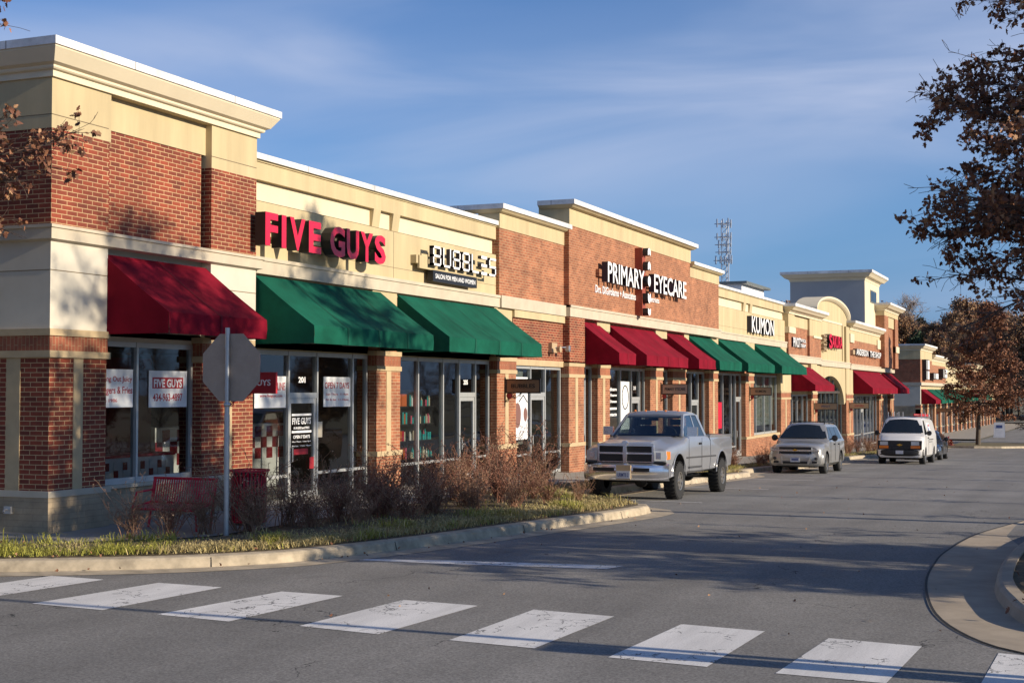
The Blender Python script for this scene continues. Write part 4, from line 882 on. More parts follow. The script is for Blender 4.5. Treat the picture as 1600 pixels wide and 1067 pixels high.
# ------------------------------------------------------------------ street furniture
ss = sign_root('stop_sign', (-12.54, 18.63, 0), 'grey back of an eight-sided sign on a steel post in the grass strip', 'road sign')
mb = MB(); mb.tube([(-12.54, 18.63, -.3), (-12.54, 18.63, 1.9)], .043, 'galv', 14); mb.tube([(-12.54, 18.63, 1.9), (-12.54, 18.63, 3.25)], .036, 'galv', 14); mb.lathe([(.045, 0), (.052, .01), (.052, .05), (.045, .06)], (-12.54, 18.63, 2.02), 'z', 'galv', 14); child(mb, 'post', ss, 50)
mb = MB(); oc = [(-12.50 + .57 * math.cos(R_(22.5 + 45 * k)), 2.63 + .57 * math.sin(R_(22.5 + 45 * k))) for k in range(8)]; mb.prism(oc, 'y', 18.675, 18.679, 'signback'); child(mb, 'panel', ss)
mb = MB(); mb.prism(oc, 'y', 18.6792, 18.681, 'redpaper'); child(mb, 'sign_face', ss)
mb = MB()
for z in (2.3, 2.95): mb.box(-12.56, -12.52, 18.59, 18.60, z - .02, z + .02, 'galv')
child(mb, 'bolt', ss)
# bench: red slatted
bn = sign_root('bench', (-14.0, 19.3, .0), 'red slatted metal bench behind dry shrubs under the corner window', 'bench')
def slat_curve(x, w=.03, n=9):
    mb = MB(); pts = []
    for k in range(8): pts.append((19.52 + .06 - k * .012, .80 - k * .055))
    for k in range(1, 6): pts.append((19.49 - k * .09, .41 - .01 * k))
    pts.append((19.0, .33))
    return pts
mb = MB()
for i in range(26):
    x = -14.58 + i * .0465; p = slat_curve(x)
    for (a, b), (c, d) in zip(p, p[1:]): mb.quad((x, a, b), (x + .026, a, b), (x + .026, c, d), (x, c, d), 'red')
child(mb, 'seat', bn)
mb = MB(); mb.tube([(-14.62, 19.59, .81), (-13.36, 19.59, .81)], .022, 'red', 8); mb.tube([(-14.62, 19.0, .34), (-13.36, 19.0, .34)], .02, 'red', 8); mb.tube([(-14.62, 19.48, .42), (-13.36, 19.48, .42)], .018, 'red', 8); child(mb, 'rail', bn)
for x in (-14.6, -13.38):
    mb = MB(); mb.tube([(x, 19.59, .81), (x, 19.5, .42), (x, 19.42, .004)], .022, 'red', 8); mb.tube([(x, 19.5, .42), (x, 19.0, .36), (x, 19.05, .004)], .022, 'red', 8); mb.tube([(x, 19.55, .62), (x, 19.1, .60), (x, 19.0, .36)], .018, 'red', 8); child(mb, 'leg', bn)
tb = sign_root('litter_bin', (-13.35, 20.5, 0), 'round red slatted litter bin right of the bench', 'litter bin')
mb = MB()
for k in range(30):
    a = 2 * math.pi * k / 30; c, s = math.cos(a), math.sin(a); d = .021
    pr = [(.30, .04), (.30, .80), (.345, .92)]
    for (r0, z0), (r1, z1) in zip(pr, pr[1:]): mb.quad((-13.35 + r0 * c - d * s, 20.5 + r0 * s + d * c, z0), (-13.35 + r0 * c + d * s, 20.5 + r0 * s - d * c, z0), (-13.35 + r1 * c + d * s, 20.5 + r1 * s - d * c, z1), (-13.35 + r1 * c - d * s, 20.5 + r1 * s + d * c, z1), 'red')
child(mb, 'slats', tb)
mb = MB()
for r, z in ((.30, .06), (.30, .45), (.345, .915)): mb.lathe([(r - .01, -.015), (r + .012, -.015), (r + .012, .015), (r - .01, .015)], (-13.35, 20.5, z), 'z', 'red', 30, closed=True)
child(mb, 'hoop', tb)
mb = MB(); mb.lathe([(0, .05), (.27, .05), (.27, .88), (.25, .88)], (-13.35, 20.5, 0), 'z', 'plasticb', 24); child(mb, 'liner', tb)

# ------------------------------------------------------------------ vehicles
def ring(half, y):
    """half: list of (x,z) from bottom centre to top centre -> closed ring"""
    r = [(x, y, z) for x, z in half]; l = [(-x, y, z) for x, z in half[-2:0:-1]]
    return r + l
def loft(mb, secs, mm, cap=True):
    rs = [ring(h, y) for y, h in secs]; n = len(rs[0]); vs = [p for r in rs for p in r]
    fs = [(i * n + k, i * n + (k + 1) % n, (i + 1) * n + (k + 1) % n, (i + 1) * n + k) for i in range(len(rs) - 1) for k in range(n)]
    if cap: fs += [tuple(range(n))[::-1], tuple(range((len(rs) - 1) * n, len(rs) * n))]
    mb.add(vs, fs, mm)
def boolean_cut(o, cutters):
    for c in cutters:
        md = o.modifiers.new('b', 'BOOLEAN'); md.operation = 'DIFFERENCE'; md.object = c; md.solver = 'EXACT'
        try: md.material_mode = 'TRANSFER'
        except Exception: pass
    dg = bpy.context.evaluated_depsgraph_get(); dg.update()
    me = bpy.data.meshes.new_from_object(o.evaluated_get(dg)); o.modifiers.clear(); o.data = me
    for c in cutters: bpy.data.objects.remove(c)
def bez(me_o, ang=32, bev=.0):
    me_o.data.polygons.foreach_set('use_smooth', [True] * len(me_o.data.polygons)); me_o.data.set_sharp_from_angle(angle=R_(ang))
def wheel(root, x, y, r, w, side, rimr, mm_rim='steelwheel', spokes=6, name='wheel', knobby=False):
    e = MB(); s = side
    prof = [(rimr, -w / 2), (rimr + .03, -w / 2 - .005), (r - .035, -w / 2 + .0), (r - .008, -w / 2 + .03), (r, -w / 4), (r, w / 4), (r - .008, w / 2 - .03), (r - .035, w / 2), (rimr + .03, w / 2 + .005), (rimr, w / 2)]
    e.lathe(prof, (0, 0, 0), 'x', 'rubber', 36)
    if knobby:
        for k in range(30):
            a = 2 * math.pi * k / 30
            for q in (-1, 1):
                T = Matrix.Rotation(a + (.1 if q > 0 else 0), 4, 'X'); e.box(q * w * .27 - w * .2, q * w * .27 + w * .2, -.02, .02, r - .012, r + .014, 'rubber', T)
    wh = e.build('tyre', smooth=40); wr = empty(name, (x, y, r)); wr.parent = root; wh.parent = wr
    q = MB(); dx = s * w / 2
    q.lathe([(rimr + .004, -s * .03), (rimr - .005, s * .004), (rimr - .022, -s * .0), (rimr - .035, -s * .06), (rimr * .9, -s * .12)], (dx, 0, 0), 'x', mm_rim, 32)
    q.lathe([(rimr * .9, -s * .12), (.0, -s * .12)], (dx, 0, 0), 'x', 'plasticb', 24)
    q.lathe([(0, s * .0), (.055, -s * .003), (.065, -s * .03), (.07, -s * .08)], (dx, 0, 0), 'x', mm_rim, 16)
    for k in range(spokes):
        T = Matrix.Translation((dx - s * .035, 0, 0)) @ Matrix.Rotation(2 * math.pi * k / spokes, 4, 'X')
        q.box(-.018, .018, -rimr * .17, rimr * .17, .04, rimr - .02, mm_rim, T)
    rm = q.build('rim', wr, 40); return wr
def patch(mb, a, b, c, d, mm, off=.006, ins=(.0, .0), n=1):
    a, b, c, d = map(Vector, (a, b, c, d)); nr = (b - a).cross(d - a).normalized() * off
    u, v = ins
    P = lambda s, t: (a.lerp(b, s)).lerp(d.lerp(c, s), t) + nr
    mb.add([tuple(P(u, v)), tuple(P(1 - u, v)), tuple(P(1 - u, 1 - v)), tuple(P(u, 1 - v))], [(0, 1, 2, 3)], mm)

# pickup truck ------------------------------------------------------
def pickup():
    r = empty('pickup_truck', (-9.83, 30.25, zr(31) + .0), (R_(-1.26), 0, 0))
    tag(r, 'lifted silver pickup with chrome grille and bumper parked nearest at the kerb', 'pickup truck')
    def S(w, zb, zm, zs, p5, p6, p7): return [(0, zb), (w * .86, zb), (w - .03, zb + .06), (w, zm), (w - .012, zs - .06), (w - .035, zs), p5, p6, (p7[0], p7[1]), (0, p7[1] + .01)]
    secs = [(.16, S(.90, .86, .98, 1.10, (.80, 1.135), (.60, 1.155), (.50, 1.20))), (.20, S(.95, .80, .98, 1.14, (.84, 1.17), (.62, 1.20), (.54, 1.275))),
            (.42, S(.985, .60, .95, 1.18, (.90, 1.215), (.68, 1.25), (.56, 1.335))), (1.0, S(1.0, .57, .95, 1.225, (.92, 1.265), (.70, 1.31), (.58, 1.385))),
            (1.6, S(1.0, .57, .95, 1.28, (.93, 1.32), (.74, 1.37), (.60, 1.425))), (1.80, S(1.0, .57, .95, 1.35, (.93, 1.40), (.84, 1.44), (.60, 1.445))), (2.2, S(1.0, .57, .95, 1.37, (.93, 1.43), (.86, 1.45), (.60, 1.45))), (3.86, S(1.0, .57, .95, 1.37, (.93, 1.43), (.86, 1.45), (.60, 1.45)))]
    m = MB(); loft(m, secs, 'silver'); body = m.build('body')
    cs = []
    for x0, x1 in ((.66, 1.2), (-1.2, -.66)):
        c = MB(); c.lathe([(0, 0), (.56, 0), (.56, x1 - x0), (0, x1 - x0)], (x0, 1.02, .50), 'x', 'plasticb', 32); cs.append(c.build('cut'))
    c = MB(); c.box(-.78, .78, 1.86, 3.78, .7, 1.6, 'plasticb'); cs.append(c.build('cut'))
    boolean_cut(body, cs); bez(body); body.parent = r
    m = MB(); sb = [(3.90, S(1.0, .57, .95, 1.40, (.985, 1.47), (.93, 1.475), (.60, 1.478))), (6.05, S(1.0, .62, .95, 1.40, (.985, 1.47), (.93, 1.475), (.60, 1.478))), (6.12, S(.97, .66, .95, 1.38, (.95, 1.45), (.90, 1.455), (.60, 1.46)))]
    loft(m, sb, 'silver'); bed = m.build('cargo_bed'); cs = []
    for x0, x1 in ((.66, 1.2), (-1.2, -.66)):
        c = MB(); c.lathe([(0, 0), (.56, 0), (.56, x1 - x0), (0, x1 - x0)], (x0, 4.98, .50), 'x', 'plasticb', 32); cs.append(c.build('cut'))
    c = MB(); c.box(-.86, .86, 3.98, 6.02, .95, 1.7, 'plasticb'); cs.append(c.build('cut')); boolean_cut(bed, cs); bez(bed); bed.parent = r
    # fender flares
    for yc in (1.02, 4.98):
        for s in (1, -1):
            f = MB(); pts = [(s * 1.005, yc + .565 * math.cos(t), .50 + .565 * math.sin(t)) for t in [R_(5 + 170 * k / 16) for k in range(17)]]
            f.tube(pts, .013, 'silver', 6); f.build('fender_flare', r, 50)
    # cabin: pillars, roof
    zb, zt = 1.44, 1.99; wb, wt = .87, .71
    A0, A1 = (1.80, zb), (2.42, zt - .04); C0, C1 = (3.84, zb), (3.52, zt - .03)
    m = MB()
    roof = []
    for y, w_, z, cz in ((2.36, wt - .02, zt - .07, .03), (2.46, wt, zt - .02, .05), (2.9, wt + .01, zt, .055), (3.3, wt + .01, zt, .05), (3.5, wt, zt - .02, .045), (3.56, wt - .03, zt - .06, .03)):
        roof.append((y, [(0, z - .05 + .0), (w_ - .05, z - .055), (w_ + .012, z - .045), (w_, z), (w_ - .06, z + cz * .6), (w_ * .5, z + cz), (0, z + cz + .012)]))
    loft(m, roof, 'silver'); m.build('cab_roof', r, 40)
    def pil(a, b, w0, w1, d=.04, t=.05):
        m = MB()
        for s in (1, -1):
            vs = []
            for (y, z), w_ in ((a, w0), (b, w1)):
                vs += [(s * (w_ + .005), y - t, z), (s * (w_ + .005), y + t, z), (s * (w_ - d), y + t, z), (s * (w_ - d), y - t, z)]
            m.add(vs, [(0, 1, 5, 4), (1, 2, 6, 5), (2, 3, 7, 6), (3, 0, 4, 7)], 'silver')
        return m
    for nm, a, b, t in (('windscreen_pillar', A0, A1, .05), ('door_pillar', (3.02, zb), (2.98, zt - .03), .035), ('rear_pillar', C0, C1, .09)): pil(a, b, wb, wt, .05, t).build(nm, r)
    m = MB(); n_ = 8
    for i in range(n_):
        def P(t, s): w_ = (wb - .04) * (1 - s) + (wt - .03) * s; u = -1 + 2 * t; return (u * w_, 1.74 + .62 * s - .07 * (1 - u * u), zb + .01 + (zt - .09 - zb) * s)
        m.add([P(i / n_, 0), P((i + 1) / n_, 0), P((i + 1) / n_, 1), P(i / n_, 1)], [(0, 1, 2, 3)], 'glass_car')
    m.build('windscreen', r, 60)
    m = MB(); m.add([(-.70, 3.80, zb), (.70, 3.80, zb), (.62, 3.56, zt - .1), (-.62, 3.56, zt - .1)], [(0, 1, 2, 3)], 'glass_car'); m.build('rear_window', r)
    for s in (1, -1):
        m = MB(); m.add([(s * .872, 1.90, zb), (s * .872, 2.98, zb), (s * .715, 2.95, zt - .06), (s * .715, 2.42, zt - .06)], [(0, 1, 2, 3)], 'glass_car'); m.add([(s * .872, 3.06, zb), (s * .872, 3.74, zb), (s * .715, 3.48, zt - .06), (s * .715, 3.02, zt - .06)], [(0, 1, 2, 3)], 'glass_dark'); m.build('side_window', r)
    # interior
    m = MB(); m.box(-.75, .75, 1.88, 2.2, 1.3, 1.50, 'plastic'); m.build('dashboard', r)
    m = MB()
    for x in (-.38, .38): m.box(x - .25, x + .25, 2.85, 3.0, 1.0, 1.68, 'plastic'); m.box(x - .13, x + .13, 2.87, 2.97, 1.70, 1.84, 'plastic')
    m.build('seat', r); m = MB(); m.lathe([(.17, -.012), (.185, 0), (.17, .012)], (.38, 2.35, 1.48), 'y', 'plasticb', 20, closed=True); m.build('steering_wheel', r)
    m = MB(); m.box(-.12, .12, 2.30, 2.33, 1.80, 1.87, 'plasticb'); m.build('rear_mirror', r)
    # grille
    g = MB(); g.box(-.62, .62, .142, .19, .86, 1.245, 'black'); g.build('grille', r)
    g = MB()
    for a in ((-.66, .66, 1.225, 1.285), (-.66, .66, .845, .885), (-.62, .62, 1.045, 1.085)): g.box(a[0], a[1], .10, .17, a[2], a[3], 'chrome')
    for x in (-.66, .62): g.box(x, x + .045, .11, .18, .85, 1.26, 'chrome')
    g.prism([(-.035, .85), (.035, .85), (.05, 1.05), (.035, 1.29), (-.035, 1.29), (-.05, 1.05)], 'y', .07, .15, 'chrome'); g.build('grille_surround', r)
    for z0, z1 in ((.90, 1.03), (1.10, 1.21)):
        for x0, x1 in ((-.60, -.06), (.06, .60)):
            g = MB()
            for i in range(5): z = z0 + (z1 - z0) * (i + .5) / 5; g.box(x0, x1, .130, .140, z - .004, z + .004, 'plastic')
            g.build('grille_bars', r)
    g = MB(); g.prism([(-.05, 1.24), (.05, 1.24), (.075, 1.30), (.03, 1.345), (-.03, 1.345), (-.075, 1.30)], 'y', .05, .12, 'chrome'); g.build('emblem', r)
    for s in (1, -1):
        h = MB(); pts = [(s * .67, .10, .90), (s * .94, .17, .90), (s * .94, .17, 1.12), (s * .67, .10, 1.13)]; q = [(x, y + .12, z) for x, y, z in pts]
        h.add(pts + q, [(0, 1, 2, 3), (0, 1, 5, 4), (1, 2, 6, 5), (2, 3, 7, 6), (3, 0, 4, 7)], 'lens'); hl = h.build('headlight', r)
        h = MB(); h.box(s * .78 - .06, s * .78 + .06, .085, .10, .94, 1.09, 'chrome'); h.build('reflector', hl)
        h = MB(); pts = [(s * .932, .19, .93), (s * 1.0, .30, .94), (s * 1.0, .30, 1.11), (s * .932, .19, 1.115)]; q = [(x - s * .05, y + .15, z) for x, y, z in pts]
        h.add(pts + q, [(0, 1, 2, 3), (0, 1, 5, 4), (1, 2, 6, 5), (2, 3, 7, 6)], 'amber'); h.build('indicator', r)
        # mirror
        h = MB(); h.box(s * 1.04 - .12, s * 1.04 + .12, 1.98, 2.08, 1.46, 1.66, 'chrome'); h.tube([(s * .9, 2.03, 1.50), (s * 1.0, 2.03, 1.52)], .02, 'plasticb', 6); mm_ = h.build('wing_mirror', r)
        h = MB(); h.box(s * 1.012 - .0, s * 1.012 + .004, 1.86, 3.0, .70, .74, 'plastic'); h.box(s * 1.003 - .003, s * 1.003 + .003, 3.02, 3.028, .62, 1.40, 'black'); h.box(s * 1.003 - .003, s * 1.003 + .003, 1.86, 1.868, .62, 1.38, 'black'); h.build('door_seam', r)
        h = MB(); h.box(s * 1.0 - .012, s * 1.0 + .02, 2.8, 2.95, 1.24, 1.29, 'plasticb'); h.build('door_handle', r)
        h = MB(); h.box(s * 1.003 - .006, s * 1.003 + .008, 1.64, 3.85, .93, .965, 'plastic'); h.box(s * 1.003 - .006, s * 1.003 + .008, 3.92, 4.38, .93, .965, 'plastic'); h.build('side_moulding', r)
    # bumper
    b = MB(); prof = []
    n_ = 12
    def bx(t): u = -1 + 2 * t; return u * 1.0, .0 + .16 * abs(u) ** 4 + .01
    rows = [(0.06, .84), (.0, .80), (-.02, .72), (-.02, .60), (.0, .52), (.06, .46)]
    vs = []
    for dy, z in rows:
        for i in range(n_ * 2 + 1): x, y = bx(i / (n_ * 2)); vs.append((x, y + dy, z))
    k = n_ * 2 + 1; b.add(vs, [(j * k + i, j * k + i + 1, (j + 1) * k + i + 1, (j + 1) * k + i) for j in range(5) for i in range(k - 1)], 'chrome')
    b.add([(-1.0, .17, .52), (-1.0, .6, .56), (-1.0, .6, .80), (-1.0, .17, .82)], [(0, 1, 2, 3)], 'chrome'); b.add([(1.0, .17, .52), (1.0, .6, .56), (1.0, .6, .80), (1.0, .17, .82)], [(0, 1, 2, 3)], 'chrome')
    bo = b.build('bumper', r, 40)
    b = MB(); b.box(-.95, .95, .10, .17, .83, .87, 'plasticb'); b.build('bumper_top', bo)
    b = MB()
    for x0, x1 in ((-.72, -.22), (.22, .60)): b.box(x0, x1, -.016, .02, .66, .74, 'black')
    b.build('air_slot', bo)
    b = MB(); b.box(-.16, .16, -.05, -.035, .50, .67, 'plate'); add_text(b, 'URMTS 2', (-.13, -.05, .54), .26, .085, .003, '-y', 'ink', bold=.02); b.build('number_plate', bo)
    b = MB(); b.box(-.17, .17, -.034, .0, .48, .80, 'tansign'); b.build('plate_bracket', bo)
    for x in (-.52, -.26, 0, .24, .56):
        b = MB(); b.lathe([(0, .035), (.02, .03), (.035, .0)], (x, 2.50, 2.03), 'z', 'amber', 10); b.build('clearance_light', r)
    # underbody
    u = MB(); u.box(-.35, .35, .5, 5.6, .50, .60, 'plasticb')
    for y in (1.02, 4.98): u.tube([(-.85, y, .43), (.85, y, .43)], .06, 'plasticb', 8); u.lathe([(0, -.14), (.15, -.08), (.15, .08), (0, .14)], (.1, y, .42), 'y', 'plasticb', 12)
    u.tube([(.1, 1.1, .43), (.05, 2.8, .48), (.1, 4.9, .43)], .04, 'plasticb', 8); u.box(-.6, -.2, 2.2, 3.6, .42, .55, 'plasticb'); u.tube([(.45, 1.5, .5), (.5, 5.9, .45)], .04, 'plasticb', 8); u.build('chassis', r)
    for y in (1.02, 4.98):
        for s in (1, -1): wheel(r, s * .885, y, .435, .28, s, .215, spokes=8, knobby=True)
    u = MB(); u.tube([(.96, 1.5, 1.42), (.97, 3.7, 1.455)], .004, 'plastic', 4)
    return r
truck = pickup()

def suvlike(kind_, loc, label, cat):
    r = empty({'suv': 'estate_car', 'van': 'panel_van', 'car': 'dark_car'}[kind_], loc, (R_(-1.26), 0, 0)); tag(r, label, cat)
    if kind_ == 'suv':
        L_, w, zb, paint = 4.87, .945, .30, 'pewter'; ax = (.93, 3.80); tr, tw = .375, .24; bw_, bt = .885, .68; belt, top = 1.18, 1.72; rake = (1.42, 2.10, 4.35, 4.80); hoodf, hoodr = 1.03, 1.16
    elif kind_ == 'van':
        L_, w, zb, paint = 5.7, 1.0, .34, 'vanwhite'; ax = (.95, 4.38); tr, tw = .37, .25; bw_, bt = .95, .78; belt, top = 1.33, 2.02; rake = (.85, 1.55, 5.35, 5.65); hoodf, hoodr = 1.10, 1.30
    else:
        L_, w, zb, paint = 4.7, .90, .22, 'carblack'; ax = (.9, 3.65); tr, tw = .33, .21; bw_, bt = .82, .58; belt, top = .98, 1.42; rake = (1.3, 2.1, 3.3, 4.1); hoodf, hoodr = .72, .92
    def S(w_, zb_, belt_, sh, t5, t6, t7, t8): return [(0, zb_), (w_ - .12, zb_), (w_ - .01, zb_ + .10), (w_ + .01, zb_ + (belt_ - zb_) * .5), (w_ - .015, belt_ - .06), (sh, belt_), t5, t6, t7, t8]
    def hood(w_, zb_, h): return S(w_, zb_, h - .10, w_ - .07, (w_ - .10, h - .07), (w_ - .20, h - .03), (w_ * .5, h), (0, h + .02))
    def cabs(w_, zb_, f): # f 0..1 how far up
        z = belt + (top - belt) * f; x = bw_ + (bt - bw_) * f
        return S(w_, zb_, belt - .03 * 0, bw_ + .012, (bw_, belt + .01), (x, z - .01 if f > .02 else belt + .02), (x - .09, z + .03 * f + .025), (0, z + .06 * f + .03))
    y0, y1, y2, y3 = rake
    secs = [(.04, S(w - .14, zb + .12, hoodf - .16, w - .2, (w - .22, hoodf - .12), (w - .3, hoodf - .08), (w * .5, hoodf - .05), (0, hoodf - .04))),
            (.12, hood(w - .06, zb, hoodf)), (.4, hood(w - .01, zb, hoodf + (hoodr - hoodf) * .3)), (1.0 if y0 > 1 else .6, hood(w, zb, hoodf + (hoodr - hoodf) * .75)), (y0 - .06, hood(w, zb, hoodr)),
            (y0, cabs(w, zb, 0)), (y1, cabs(w, zb, .94)), (y1 + .12, cabs(w, zb, 1)), ((y1 + y2) / 2, cabs(w, zb, 1.02)), (y2, cabs(w, zb, .97)), (y3, cabs(w - .03, zb + .05, .05) if kind_ != 'van' else cabs(w - .02, zb + .05, .8)), (L_, S(w - .08, zb + .12, belt - .1, w - .12, (w - .13, belt - .08), (w - .15, belt - .06), (w * .5, belt - .04), (0, belt - .03)))]
    m = MB(); loft(m, secs, paint); body = m.build('body'); cs = []
    for y in ax:
        for x0, x1 in ((w - .32, w + .2), (-w - .2, -w + .32)):
            c = MB(); c.lathe([(0, 0), (tr + .07, 0), (tr + .07, x1 - x0), (0, x1 - x0)], (x0, y, tr + .01), 'x', 'plasticb', 28); cs.append(c.build('cut'))
    boolean_cut(body, cs); bez(body, 34); body.parent = r
    # glass: windscreen follows the loft
    xa, xb = bw_ - .03, bw_ + (bt - bw_) * .94 - .06
    g = MB(); n_ = 8; zt_ = belt + (top - belt) * .94
    for i in range(n_):
        def P(t, s):
            u = -1 + 2 * t; x = u * (xa + (xb - xa) * s); zc0, zc1 = belt + .045, zt_ + .075
            e0, e1 = belt + .035, zt_ + .0
            z = (zc0 * (1 - abs(u) ** 2) + e0 * abs(u) ** 2) * (1 - s) + (zc1 * (1 - abs(u) ** 2) + e1 * abs(u) ** 2) * s
            return (x, y0 + (y1 - y0) * s - .012 - .01 * (1 - abs(u)), z + .015)
        s0, s1 = .06, .93
        g.add([P(i / n_, s0), P((i + 1) / n_, s0), P((i + 1) / n_, s1), P(i / n_, s1)], [(0, 1, 2, 3)], 'glass_dark')
    g.build('windscreen', r, 60)
    zt2 = top - .06; f2 = (zt2 - belt) / (top - belt)
    xs_ = lambda z: bw_ + (bt - bw_) * (z - belt) / (top - belt) + .012
    def side(a, b, a2, b2, nm='side_window'):
        for s in (1, -1):
            m = MB(); zb2 = belt + .05
            m.add([(s * xs_(zb2), a, zb2), (s * xs_(zb2), b, zb2), (s * xs_(zt2), b2, zt2), (s * xs_(zt2), a2, zt2)], [(0, 1, 2, 3)], 'glass_dark'); m.build(nm, r)
    if kind_ == 'suv': side(1.72, 2.50, 2.14, 2.48); side(2.58, 3.40, 2.56, 3.38); side(3.48, 4.35, 3.46, 4.15)
    elif kind_ == 'van': side(1.15, 1.95, 1.62, 1.95)
    else: side(1.62, 2.35, 2.1, 2.33); side(2.42, 3.3, 2.4, 3.05)
    for s in (1, -1):
        m = MB()
        for y in ((1.62, 2.54, 3.44) if kind_ == 'suv' else (1.0, 2.05) if kind_ == 'van' else (1.5, 2.4, 3.3)): m.box(s * (w + .012) - .004, s * (w + .012) + .004, y, y + .009, zb + .15, belt - .05, 'black')
        m.build('door_seam', r)
        m = MB(); ym = y0 + .28; m.lathe([(0, -.05), (.10, -.03), (.115, .02), (.10, .07), (0, .08)], (s * (w + .13), ym, belt + .08), 'y', 'plasticb', 14)
        m.tube([(s * (w - .05), ym + .05, belt + .03), (s * (w + .08), ym + .03, belt + .06)], .03, 'plasticb', 6); m.build('wing_mirror', r, 50)
        for y in ((2.3, 3.2) if kind_ == 'suv' else (1.85,)):
            m = MB(); m.box(s * (w - .0) - .01, s * (w - .0) + .035, y, y + .17, belt - .16, belt - .12, 'plasticb'); m.build('door_handle', r)
    zf = hoodf
    if kind_ == 'suv':
        g = MB(); g.box(-.56, .56, .005, .10, zf - .31, zf - .08, 'black'); g.build('grille', r)
        g = MB(); g.box(-.84, .84, -.010, .06, zf - .225, zf - .165, 'chrome'); g.build('grille_bar', r)
        for s in (1, -1):
            h = MB(); pts = [(s * .50, .0, zf - .32), (s * .87, .12, zf - .31), (s * .90, .15, zf - .09), (s * .52, .02, zf - .08)]; q = [(x, y + .15, z) for x, y, z in pts]
            h.add(pts + q, [(0, 1, 2, 3), (0, 1, 5, 4), (1, 2, 6, 5), (2, 3, 7, 6), (3, 0, 4, 7)], 'lens'); hl = h.build('headlight', r)
            h = MB()
            for x in (.58, .68): h.lathe([(0, -.01), (.035, 0)], (s * x, .035 + (x - .5) * .3, zf - .13), 'y', 'chrome', 10)
            h.build('reflector', hl)
        b = MB()
        rows = [(.03, zf - .28), (-.03, zf - .32), (-.05, zf - .42), (-.05, .42), (-.0, .34), (.10, .30)]; vs = []
        for dy, z in rows:
            for i in range(21): u = -1 + i / 10; vs.append((u * (w - .005), .03 + dy + .22 * abs(u) ** 5, z))
        b.add(vs, [(j * 21 + i, j * 21 + i + 1, (j + 1) * 21 + i + 1, (j + 1) * 21 + i) for j in range(5) for i in range(20)], paint); bo = b.build('bumper', r, 40)
        b = MB(); b.box(-.42, .42, -.03, .0, .38, .46, 'black'); b.box(-.75, -.58, -.01, .03, .40, .47, 'black'); b.box(.58, .75, -.01, .03, .40, .47, 'black')
        for s in (1, -1): b.lathe([(0, -.01), (.055, 0), (.06, .03)], (s * .72, .0, .56), 'y', 'plastic', 12)
        b.build('air_intake', bo)
        for s in (1, -1):
            b = MB(); b.prism([(s * .42, .36), (s * .47, .36), (s * .52, .62), (s * .48, .62)], 'y', -.035, -.0, 'pewter'); b.build('bumper_bar', bo)
        b = MB(); b.box(-.16, .16, -.045, -.03, .44, .60, 'plate'); b.box(-.15, .15, -.0465, -.045, .575, .59, 'ink'); b.box(-.12, .12, -.0465, -.045, .49, .55, 'ink'); b.build('number_plate', bo)
        g = MB(); g.prism([(-.085, -.018 + zf - .18), (-.03, -.018 + zf - .18), (-.025, -.035 + zf - .18), (.025, -.035 + zf - .18), (.03, -.018 + zf - .18), (.085, -.018 + zf - .18), (.07, .018 + zf - .18), (.025, .018 + zf - .18), (.02, .035 + zf - .18), (-.03, .035 + zf - .18), (-.035, .018 + zf - .18), (-.07, .018 + zf - .18)], 'y', -.03, -.006, 'gold'); g.build('emblem', r)
        for s in (1, -1):
            m = MB(); m.tube([(s * .62, 2.2, top + .05), (s * .62, 2.35, top + .11), (s * .62, 4.1, top + .11), (s * .62, 4.3, top + .04)], .022, 'plasticb', 6); m.build('roof_rail', r)
        m = MB(); 
        for y in (2.6, 3.9): m.tube([(-.62, y, top + .12), (.62, y, top + .12)], .02, 'plasticb', 6)
        m.build('roof_bar', r)
    elif kind_ == 'van':
        g = MB(); g.box(-.93, .93, -.002, .22, zf - .41, zf - .02, 'black')
        for i in range(5): g.box(-.46, .46, -.012, .0, zf - .36 + i * .065, zf - .345 + i * .065, 'plastic')
        g.build('grille', r)
        for s in (1, -1):
            h = MB(); h.box(s * .66 - .17, s * .66 + .17, -.012, .1, zf - .22, zf - .06, 'lens'); h.build('headlight', r)
            h = MB(); h.box(s * .67 - .20, s * .67 + .20, -.02, .1, zf - .36, zf - .24, 'amber'); h.build('indicator', r)
        b = MB(); rows = [(.03, zf - .40), (-.05, zf - .44), (-.07, .60), (-.05, .46), (.05, .40)]; vs = []
        for dy, z in rows:
            for i in range(21): u = -1 + i / 10; vs.append((u * (w + .005), .03 + dy + .22 * abs(u) ** 5, z))
        b.add(vs, [(j * 21 + i, j * 21 + i + 1, (j + 1) * 21 + i + 1, (j + 1) * 21 + i) for j in range(4) for i in range(20)], 'plasticb'); bo = b.build('bumper', r, 40)
        b = MB(); b.box(-.16, .16, -.062, -.05, .50, .65, 'plate'); b.build('number_plate', bo)
        zc = zf - .21
        g = MB(); g.prism([(-.12, -.02 + zc), (-.04, -.02 + zc), (-.035, -.045 + zc), (.035, -.045 + zc), (.04, -.02 + zc), (.12, -.02 + zc), (.10, .02 + zc), (.035, .02 + zc), (.03, .045 + zc), (-.04, .045 + zc), (-.045, .02 + zc), (-.10, .02 + zc)], 'y', -.02, .0, 'gold'); g.build('emblem', r)
        # ladder rack with feet and a folded ladder
        m = MB()
        for y in (1.9, 3.4, 4.9):
            m.tube([(-.8, y, 2.12), (.8, y, 2.12)], .025, 'galv', 6)
            for s in (1, -1): m.tube([(s * .72, y, 2.03), (s * .72, y, 2.33)], .022, 'galv', 6)
            m.tube([(-.45, y, 2.12), (-.45, y, 2.36)], .022, 'galv', 6)
        m.build('roof_rack', r)
        m = MB(); m.box(.66, .69, 1.7, 5.2, 2.16, 2.26, 'redpaper'); m.box(.40, .43, 1.7, 5.2, 2.16, 2.26, 'redpaper')
